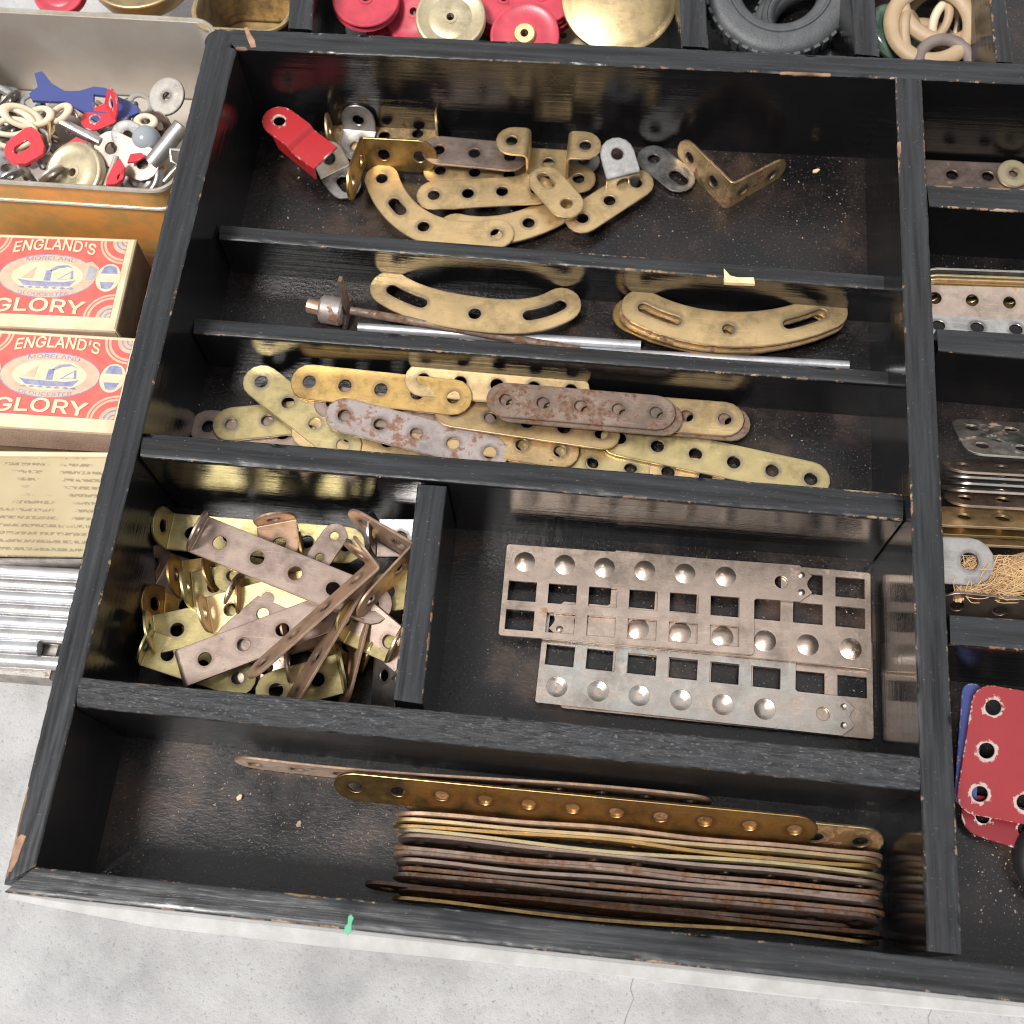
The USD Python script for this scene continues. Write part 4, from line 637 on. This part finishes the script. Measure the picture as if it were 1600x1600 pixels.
torus(1449, 30, 12, 9, 1.7, (-0.7, -0.3, 0.55), RUBBERT, 'pale buff ring standing inside the large tan ring')
torus(1478, 40, 12, 8, 1.7, (0.6, -0.5, 0.5), CREAM, 'second pale ring leaning inside the large tan ring')
torus(1476, 98, 17, 9.2, 2.3, (0, -0.2, 1), RUBBERG, 'grey-brown ring nearest the tray rim')
torus(1398, 52, 10, 9, 3.0, (0.4, -0.1, 1), DGREEN, 'dark green ring deep at the left of the ring compartment')
torus(1440, 80, 6, 12, 2.6, (0, -0.1, 1), RUBBERT, 'tan ring lying lowest under the grey-brown ring')
# ------------------------------------------------------------------ left side: brass lids, tin of small parts, match boxes, paper lid, tubes
def bowl(px_, py_, z, R, lab, nrm, depth=9):
    c = at(px_, py_, z); fr = up_frame(c, nrm); T = Thing('brass_dish', lab, 'lid', c)
    q = lathe([(0, -depth), (R * 0.75, -depth), (R * 0.93, -depth * 0.8), (R, -depth * 0.4), (R + 0.2, 0), (R - 0.7, 0.1), (R - 1.2, -depth * 0.4), (R * 0.88, -depth * 0.72), (R * 0.7, -depth + 0.8), (0, -depth + 0.9)], 64); T.part('dish', trimesh.Trimesh(fr.pt(q.vertices), q.faces, process=False), LIDBRASS)
    q = ring_lathe(R - 0.2, 0.8, n=64); T.part('rolled_edge', trimesh.Trimesh(fr.pt(q.vertices), q.faces, process=False), LIDBRASS)
bowl(218, -52, -8, 19.5, 'shallow brass lid behind the tin of small parts', (0, -0.05, 1))
def rbox(name, lab, cat, corners, zt, zb, mt, lining, wall=0.5, rad=7, bead=0.75, beadmat=None, extra=()):
    """An open box with rounded corners: front right and back right corner and front left direction, by pixels at the rim."""
    fr_, br_, fl_ = (at(*q, zt) for q in corners); X = unit(fl_ - fr_); Y = br_ - fr_; D = abs(np.dot(Y, np.cross([0, 0, 1.0], X))); Y = unit(np.cross(X, [0, 0, 1.0])); Y = Y if np.dot(Y, br_ - fr_) > 0 else -Y; W_ = np.linalg.norm(fl_ - fr_)
    fm = Frame(np.array([fr_[0], fr_[1], 0]), X, Y, (0, 0, 1)); T = Thing(name, lab, cat, (fr_ + fl_) / 2 * [1, 1, 0] + [0, 0, zb])
    def fix(m): m = m.xf(fm); return M(trimesh.Trimesh(m.v, m.m.faces[:, ::-1], process=False), m.w)
    T.part('wall', fix(sheet(rrect(0, 0, W_, D, rad, 10), [rrect(wall, wall, W_ - wall, D - wall, rad - wall, 10)], zt - zb, 0.05, 0.05, 0.05).moved(lambda v: v + [0, 0, zb])), mt)
    T.part('lining', fix(sheet(rrect(wall, wall, W_ - wall, D - wall, rad - wall, 10), [rrect(wall + 0.4, wall + 0.4, W_ - wall - 0.4, D - wall - 0.4, rad - wall - 0.4, 10)], zt - zb - 1, 0.05, 0.05, 0.05).moved(lambda v: v + [0, 0, zb + 0.9])), lining)
    T.part('floor', fix(sheet(rrect(1.2, 1.2, W_ - 1.2, D - 1.2, rad - 1, 10), (), 0.6).moved(lambda v: v + [0, 0, zb + 0.4])), lining)
    for z, nm in [(zt, 'rim')] + [(z, 'bead') for z in extra]:
        o = rrect(-0.1, -0.1, W_ + 0.1, D + 0.1, rad, 10); o = np.vstack([o, o[:2]]); T.part(nm, tube(fm.pt(np.column_stack([o, np.full(len(o), z)])), bead if nm == 'rim' else bead * 0.8, 8, False), beadmat or TIN)
    return T
rbox('brass_box', 'brass box with rounded corners behind the tin, beside the tray corner', 'box', ((446, 52), (436, -50), (296, 44)), -4, -30, LIDBRASS, LIDBRASS, rad=9, bead=1.0, beadmat=LIDBRASS)
wheel(95, -10, 22, 10, WHEELR, 'red disc at the top left behind the tin', (0, -0.2, 1))
TZ = -3.0
rbox('tin_box', 'open tin with an orange outside, full of small metal parts', 'tin', ((272, 301), (322, 33), (-190, 272)), TZ, -43, ORANGE, LINING, rad=9, bead=0.9, beadmat=TINRIM, extra=(-12.5,))
def T2(px_, py_, z): return at(px_, py_, z)
def flatpiece(name, pts, holes, z, mt, lab, cat, t=1.0, tilt=None, h=None):
    W_ = np.array([T2(*q, z)[:2] for q in pts]); c = W_.mean(0); hs = [circ(T2(*q[:2], z)[:2], q[2], 16) if len(q) == 3 else np.array([T2(*k, z)[:2] for k in q]) for q in holes]
    m = sheet(W_, hs, t, ring=0.3, oring=0.25); m = M(m.m, m.w * 0.6).moved(lambda v: np.column_stack([v[:, :2], v[:, 2] + z + ((v[:, 0] - c[0]) * tilt[0] + (v[:, 1] - c[1]) * tilt[1] if tilt else 0)])); return single(name, m, mt, lab, cat)
for k in range(70):                        # what lies deeper in the tin
    x, y, z = float(rng.uniform(-30, 262)), float(rng.uniform(150, 292)), float(rng.uniform(-32, -13)); x = min(x, 270 - (y - 150) * 0.12); c = T2(x, y, z); nr = (float(rng.normal(0, 0.4)), float(rng.normal(0, 0.4)), 1)
    mt = [STEELD, CREAM if k % 3 < 2 else LINING, STEEL, BRASS, LINING, REDT if k % 4 == 1 else STEELD, PINK][k % 7]
    cn = ['dull grey', 'cream' if k % 3 < 2 else 'pale grey', 'bright steel', 'brass', 'tarnished grey', 'red' if k % 4 == 1 else 'dark grey', 'brown'][k % 7]
    if k % 3 == 0: q = ring_lathe(float(rng.uniform(2.5, 4.5)), 1.0, 0.6, 24, 8); single('washer', trimesh.Trimesh(up_frame(c, nr).pt(q.vertices), q.faces, process=False), mt, f'small {cn} washer among the loose parts deep in the tin', 'washer', f'{cn} washers deep in the tin')
    elif k % 3 == 1: d = unit([float(rng.normal()), float(rng.normal()), 0.2]); single('metal_pin', tube([c - d * 6, c + d * 6], float(rng.uniform(0.9, 1.6)), 10), mt, f'short {cn} pin among the loose parts deep in the tin', 'pin', f'{cn} pins deep in the tin')
    else: m = dev(1, right=60); single('small_bracket', pose(M(trimesh.Trimesh(m.v * 0.8, m.m.faces, process=False), m.w), (0, 0), (5, 0), (x, y), z - FLOOR, (x + float(rng.uniform(-20, 20)), y + float(rng.uniform(-12, 12))), z - FLOOR, scale=False), mt, f'small bent {cn} bracket among the loose parts deep in the tin', A1, f'{cn} brackets deep in the tin')
flatpiece('cranked_link', [(48, 150), (62, 141), (58, 122), (70, 119), (84, 136), (104, 147), (126, 147), (150, 141), (168, 143), (186, 155), (216, 168), (218, 178), (190, 188), (172, 193), (152, 191), (128, 176), (104, 162), (74, 161), (52, 160)], [[(149, 152), (175, 155), (172, 178), (147, 175)]], -13, BLUE, 'blue arm with a square hole lying across the tin of small parts', 'link', 1.4, (0.0, 0.12))
flatpiece('slotted_link', [(8, 236), (14, 226), (44, 208), (54, 206), (66, 214), (72, 232), (68, 243), (40, 256), (16, 254), (9, 246)], [[(22, 240), (25, 233), (46, 224), (51, 227), (48, 234), (28, 243)]], -11, REDT, 'red slotted link at the front left of the tin', 'link', 1.4, (0, 0.2))
wheel(118, 272, 25, 11, WHEELC, 'pale dished wheel lying at the front of the tin', (-0.2, -0.35, 1), thick=4)
single('axle_rod', tube([T2(0, 138, -9), T2(20, 149, -9)], 1.3, 12), STEEL, 'bright pin end at the far left of the tin', 'rod')
single('axle_rod', tube([T2(97, 192, -10), T2(158, 223, -12)], 1.7, 12), STEEL, 'bright short rod below the blue arm', 'rod')
single('axle_rod', tube([T2(284, 196, -7), T2(238, 256, -14)], 2.9, 16), STEELD, 'thick grey pin leaning on the right side of the tin', 'rod')
single('grey_ball', trimesh.creation.icosphere(3, 5.0).apply_translation(T2(229, 219, -13)), GREYBALL, 'shiny grey ball among the small parts of the tin', 'ball')
single('washer', sheet(circ((0, 0), 7, 28), [circ((0, 0), 1.5, 14)], 1.0).xf(up_frame(T2(262, 152, -14), (-0.2, -0.35, 1))), TIN, 'round pale washer against the back of the tin', 'washer')
single('washer', sheet(circ((0, 0), 5.5, 28), [circ((0, 0), 1.7, 14)], 1.0).xf(up_frame(T2(200, 213, -12), (0.3, -0.4, 1))), STEEL, 'bright washer beside the grey ball', 'washer')
single('fishplate', dev(2).xf(frame(T2(175, 233, -13), T2(215, 252, -14) - T2(175, 233, -13), 20)), PINK, 'brownish plate with two holes left of the thick grey pin', A1)
wheel(222, 276, 22, 8, STEELD, 'small grey disc at the front right of the tin', (-0.3, -0.4, 1))
flatpiece('red_lug', [(180, 262), (192, 256), (199, 268), (194, 284), (180, 288), (164, 286), (166, 278)], [(189, 280, 1.1)], -12, REDT, 'red lug at the front of the tin beside the grey disc', 'lug', 1.2, (0.3, 0.3))
flatpiece('red_lug', [(205, 243), (222, 241), (228, 247), (214, 255), (200, 256)], [], -11.5, REDT, 'small red scrap below the grey ball', 'lug', 1.0)
flatpiece('red_lug', [(104, 228), (122, 219), (138, 226), (138, 236), (116, 240)], [], -12, REDT, 'red tab left of the bright washer in the tin', 'lug', 1.0, (0, 0.3))
for k, (x, y, z, R, ex, nr, lab) in enumerate(((12, 190, -9, 7, 1.5, (0.1, -0.5, 1), 'large cream ring at the far left of the tin'), (34, 182, -8, 5, 1.5, (0.5, -0.4, 1), 'cream oval ring crossing the large one'), (62, 182, -9, 4.5, 1.3, (-0.3, -0.3, 1), 'cream ring below the left end of the blue arm'), (93, 178, -9, 4.2, 1.5, (-0.6, -0.2, 1), 'cream loop standing below the blue arm'),
        (228, 190, -12, 3.2, 1.2, (0, -0.3, 1), 'small cream ring right of the blue arm'), (20, 208, -10, 8, 1.2, (0, -0.3, 1), 'cream ring under the others at the left'))):
    q = ring_lathe(R * 0.8, 1.15); single('cream_ring', trimesh.Trimesh(up_frame(T2(x, y, z), nr).pt(np.asarray(q.vertices) * [ex, 0.8, 1]), q.faces, process=False), CREAM, lab, 'ring')
single('wire_clip', tube([T2(284, 235, -6), T2(268, 234, -7), T2(268, 252, -9), T2(278, 258, -9), T2(268, 270, -10), T2(256, 284, -11)], 0.7, 8), STEEL, 'bent wire clip in the front right corner of the tin', 'clip')
# low brown box that carries the match boxes
def slab(name, lab, cat, pts, zt, zb, mt, ch=0.4): return single(name, prism(np.array([at(*q, zt) for q in pts]), zb, zt, ch), mt, lab, cat)
slab('brown_card_box', 'flat brown card box under the match boxes', 'box', ((-60, 388), (262, 396), (200, 690), (-60, 690)), -36, TABLE, CARDB)
def matchbox(c0, c1, c2, zt, lab, torn=False):
    """c0: left top corner, c1: right top corner, c2: right bottom corner of the printed face."""
    a, b, c = at(*c0, zt), at(*c1, zt), at(*c2, zt); X = unit(b - a); Y = unit(np.cross([0, 0, 1.0], X)); Hh = abs(np.dot(c - b, Y)); Wd = 55.0
    ctr = b - X * Wd / 2 - Y * Hh / 2; fr = Frame(ctr, X, Y, (0, 0, 1)); T = Thing('matchbox', lab, 'matchbox', ctr * [1, 1, 0] + [0, 0, zt - 16])
    sc = np.array([Wd / 55, Hh / 37.0])
    def put(nm, poly, k, mt, l=None, holes=()):
        T.part(nm, sheet(np.asarray(poly) * sc, [np.asarray(h_) * sc for h_ in holes], 0.05, 0.005, 0.02, 0.02).moved(lambda v: v + [0, 0, 0.05 * k]).xf(fr), mt, l, smooth=False)
    T.part('sleeve', sheet(rect(-27.5, -18.5, 27.5, 18.5) * sc, (), 16, 0.5, oring=0.3).moved(lambda v: v - [0, 0, 16]).xf(fr), CARD)
    T.part('striking_side', sheet(rect(-27.0 * sc[0], -14.8, 27.0 * sc[0], -1.2), (), 0.25, 0.05).moved(lambda v: np.column_stack([v[:, 0], -18.5 * sc[1] - v[:, 2], v[:, 1]])).xf(fr), STRIKER, smooth=False)
    T.part('drawer_end', sheet(rect(-17.6 * sc[1], -15.2, 17.6 * sc[1], -1.0), (), 0.25, 0.05).moved(lambda v: np.column_stack([27.5 * sc[0] + v[:, 2], v[:, 0], v[:, 1]])).xf(fr), CARDB, smooth=False)
    put('red_label', rect(-24.8, -13.8, 24.8, 17.0), 0.2, PRINTR)
    el = lambda x, y, rx, ry, n=40: np.stack([x + rx * np.cos(np.arange(n) * 2 * np.pi / n), y + ry * np.sin(np.arange(n) * 2 * np.pi / n)], 1)
    put('oval', el(0, 1.8, 16.6, 8.6), 1, PRINTP); put('oval_ground', el(0, 1.8, 12.4, 6.0), 2, PRINTC)
    put('oval_line', el(0, 1.8, 16.9, 8.9), 1.1, PRINTB, holes=[el(0, 1.8, 16.55, 8.55)])
    def text(s_, hgt, bx, by, k, mt, nm, bow=0.0, widen=1.0, bold=True, tilt=0.0):
        m = meshkit.text_mesh(s_, hgt, 0.05, bold); v = np.asarray(m.vertices).copy(); v[:, 0] = (v[:, 0] - (v[:, 0].min() + v[:, 0].max()) / 2) * widen; v[:, 1] += by - bow * v[:, 0] ** 2 + tilt * v[:, 0]; v[:, 0] += bx
        v[:, :2] *= sc; v[:, 2] += 0.05 * k; T.part(nm, trimesh.Trimesh(fr.pt(v), m.faces, process=False), mt, smooth=False)
    text("ENGLAND'S", 4.3, 0.2, 12.6, 4.2, PRINTC, 'upper_lettering', 0.0085, 0.86); text('GLORY', 5.0, -0.2, -12.4, 4.2, PRINTC, 'lower_lettering', 0.0036, 1.36)
    text('MORELAND', 1.55, 0, 8.3, 2.2, PRINTB, 'small_lettering', 0.011, 1.5, False); text('GLOUCESTER', 1.4, 0, -6.4, 2.2, PRINTB, 'small_lettering', -0.011, 1.4, False)
    put('ship', [(-10, 0.2), (-6, -0.4), (0, -0.5), (6, -0.6), (10.2, 0.4), (8.4, -2.2), (0, -2.6), (-7.4, -2.2)], 3, PRINTB, 'blue steamship in the oval')
    put('ship_sail', [(-9, 0.6), (-4.4, 5.4), (-4.8, 0.6)], 3, PRINTP); put('ship_sail', [(3.6, 0.4), (8.4, 4.4), (9.2, 0.8)], 3, PRINTB); put('ship_sail', [(4.4, 0.6), (8.0, 3.4), (8.2, 0.9)], 4, PRINTC)
    put('ship_funnel', [(-1.0, -0.2), (-0.8, 4.0), (1.2, 4.0), (1.4, -0.2)], 3, PRINTB); put('ship_smoke', [(0.2, 4.0), (2.4, 6.0), (6.2, 6.4), (8.6, 5.0), (6.6, 5.6), (3.4, 5.0), (1.2, 3.6)], 3, PRINTB)
    for k in range(7): put('wave', [(-9 + 2.8 * k, -3.0), (-7.6 + 2.8 * k, -2.5), (-6.6 + 2.8 * k, -3.1), (-7.8 + 2.8 * k, -3.4)], 3, PRINTB)
    for s_ in (-1, 1):
        put('medallion', el(21.0 * s_, 2.0, 4.2, 5.6), 1.3, PRINTC); put('medallion_cap', [(21.0 * s_ - 3, 3.6), (21.0 * s_ + 3, 3.6), (21.0 * s_ + 2, 6.4), (21.0 * s_, 7.0), (21.0 * s_ - 2, 6.4)], 2.3, PRINTB); put('medallion_base', [(21.0 * s_ - 2.6, 0.2), (21.0 * s_ + 2.6, 0.2), (21.0 * s_ + 1.6, -2.2), (21.0 * s_, -2.8), (21.0 * s_ - 1.6, -2.2)], 2.3, PRINTB)
        for y0, up in ((17.0, -1), (-13.8, 1)):
            arc = lambda r0, r1: np.vstack([[(24.8 * s_ - s_ * r * math.cos(a), y0 + up * r * math.sin(a)) for a in (np.linspace(0, np.pi / 2, 9) if r == r1 else np.linspace(np.pi / 2, 0, 9))] for r in (r1, r0)])
            put('corner_ribbon', arc(7.2, 9.3), 1.2, PRINTP); put('corner_fan', arc(0.5, 5.0), 1.2, PRINTP)
            for k in range(2): put('corner_mark', arc(1.6 + 1.6 * k, 2.1 + 1.6 * k), 2.2, PRINTB)
            put('corner_mark', arc(8.1, 8.5), 2.3, PRINTR)
    if torn: put('torn_flap', [(12.5, 7.8), (14.4, 8.2), (17.4, 5.6), (16.6, 0.2), (12.4, -0.6)], 3, PRINTP, 'torn patch in the label'); put('torn_patch', [(13.6, 6.8), (16.8, 5.2), (16.2, 0.8), (13.4, 0.4)], 4, SILVERP)
matchbox((0, 365), (213, 373), (186, 516), -20, 'red and cream matchbox with a torn label, nearer the tin', True)
matchbox((18, 516), (222, 528), (190, 677), -21, 'red and cream matchbox nearer the paper-covered lid', False)
# paper covered lid, tubes
nl = Thing('paper_covered_box', 'box lid covered with yellowed newsprint beside the tray', 'lid', at(40, 790, -40) * [1, 1, 0] + [0, 0, -38])
nl.part('panel', prism(np.array([at(*q, -26) for q in ((-90, 712), (176, 712), (138, 870), (-90, 868))]), -30, -26.2, 0.3), NEWS)
nl.part('raised_edge', prism(np.array([at(*q, -24.5) for q in ((-90, 703), (177, 706), (175, 713), (-90, 711))]), -38, -24.5, 0.4), CARD)
nl.part('front_edge', prism(np.array([at(*q, -25.6) for q in ((-90, 868), (139, 870), (137, 875), (-90, 873))]), -38, -25.6, 0.4), TIN)
for k in range(8):
    y = 893 + k * 19.6; a, b = at(-80, y - 4, -33), at(150 - k * 4, y + 8, -33); r = 2.25
    if k == 6: b = at(62, y + 2, -33)
    single('metal_tube', tube([a, b], r, 18), STEEL if k % 2 else SILVERP, f'silver metal tube, {order[k] if k < 7 else "last"} in the row counted from the paper lid', 'tube', 'silver tubes lying side by side left of the tray')
slab('shallow_box', 'shallow grey box edge in front of the silver tubes', 'box', ((-90, 882), (128, 890), (78, 1062), (-90, 1048)), -36.2, TABLE, TIN)
# ------------------------------------------------------------------ dust and chips on the tray floor
def crumbs():
    ms = []
    zones = [((400, 240), (1340, 380)), ((360, 450), (1350, 500)), ((330, 590), (1350, 690)), ((720, 860), (1360, 1140)), ((180, 1170), (700, 1350)), ((1520, 1290), (1600, 1480)), ((1290, 260), (1345, 400))]
    for k in range(900):
        (x0, y0), (x1, y1) = zones[int(rng.choice(len(zones), p=[.25, .06, .1, .2, .3, .07, .02]))]
        c = P(float(rng.uniform(x0, x1)), float(rng.uniform(y0, y1)), 0.12); r = float(rng.lognormal(-1.95, 0.42)); a = rng.uniform(0, 6.28)
        b = trimesh.creation.icosahedron(); v = b.vertices * [r * rng.uniform(0.8, 2.4), r, r * 0.4]; v = v @ np.array([[math.cos(a), -math.sin(a), 0], [math.sin(a), math.cos(a), 0], [0, 0, 1]]).T; ms.append(trimesh.Trimesh(v + c, b.faces, process=False))
    return trimesh.util.concatenate(ms)
single('dust_crumbs', crumbs(), DUST, 'pale crumbs of dust and wood scattered on the tray floor', 'dust', kind='stuff')
for (x, y, h, L, a, lab) in ((1275, 268, 0.6, 3, 0.4, 'small splinter of bare wood at the right of the uppermost compartment'), (1020, 992, 0.4, 7, 0.15, 'thin splinter under a window of the plates') if False else (375, 1246, 0.5, 2.2, 0.9, 'wood chip on the floor of the lowest compartment'), (150, 1234, 0.6, 3.0, 1.2, 'grey chip by the left wall of the lowest compartment'), (306, 636, 0.6, 3.2, 0.6, 'bright wood crumb at the left of the strip heap')):
    c = P(x, y, h); m = prism(np.array([(-L / 2, -0.3), (0, -0.8), (L / 2, -0.1), (0.3 * L, 0.6), (-0.3 * L, 0.7)]), 0, 0.7, 0.1); single('wood_chip', m.xf(frame(c, (math.cos(a), math.sin(a), 0.1))), BAREWOOD, lab, 'wood chip')
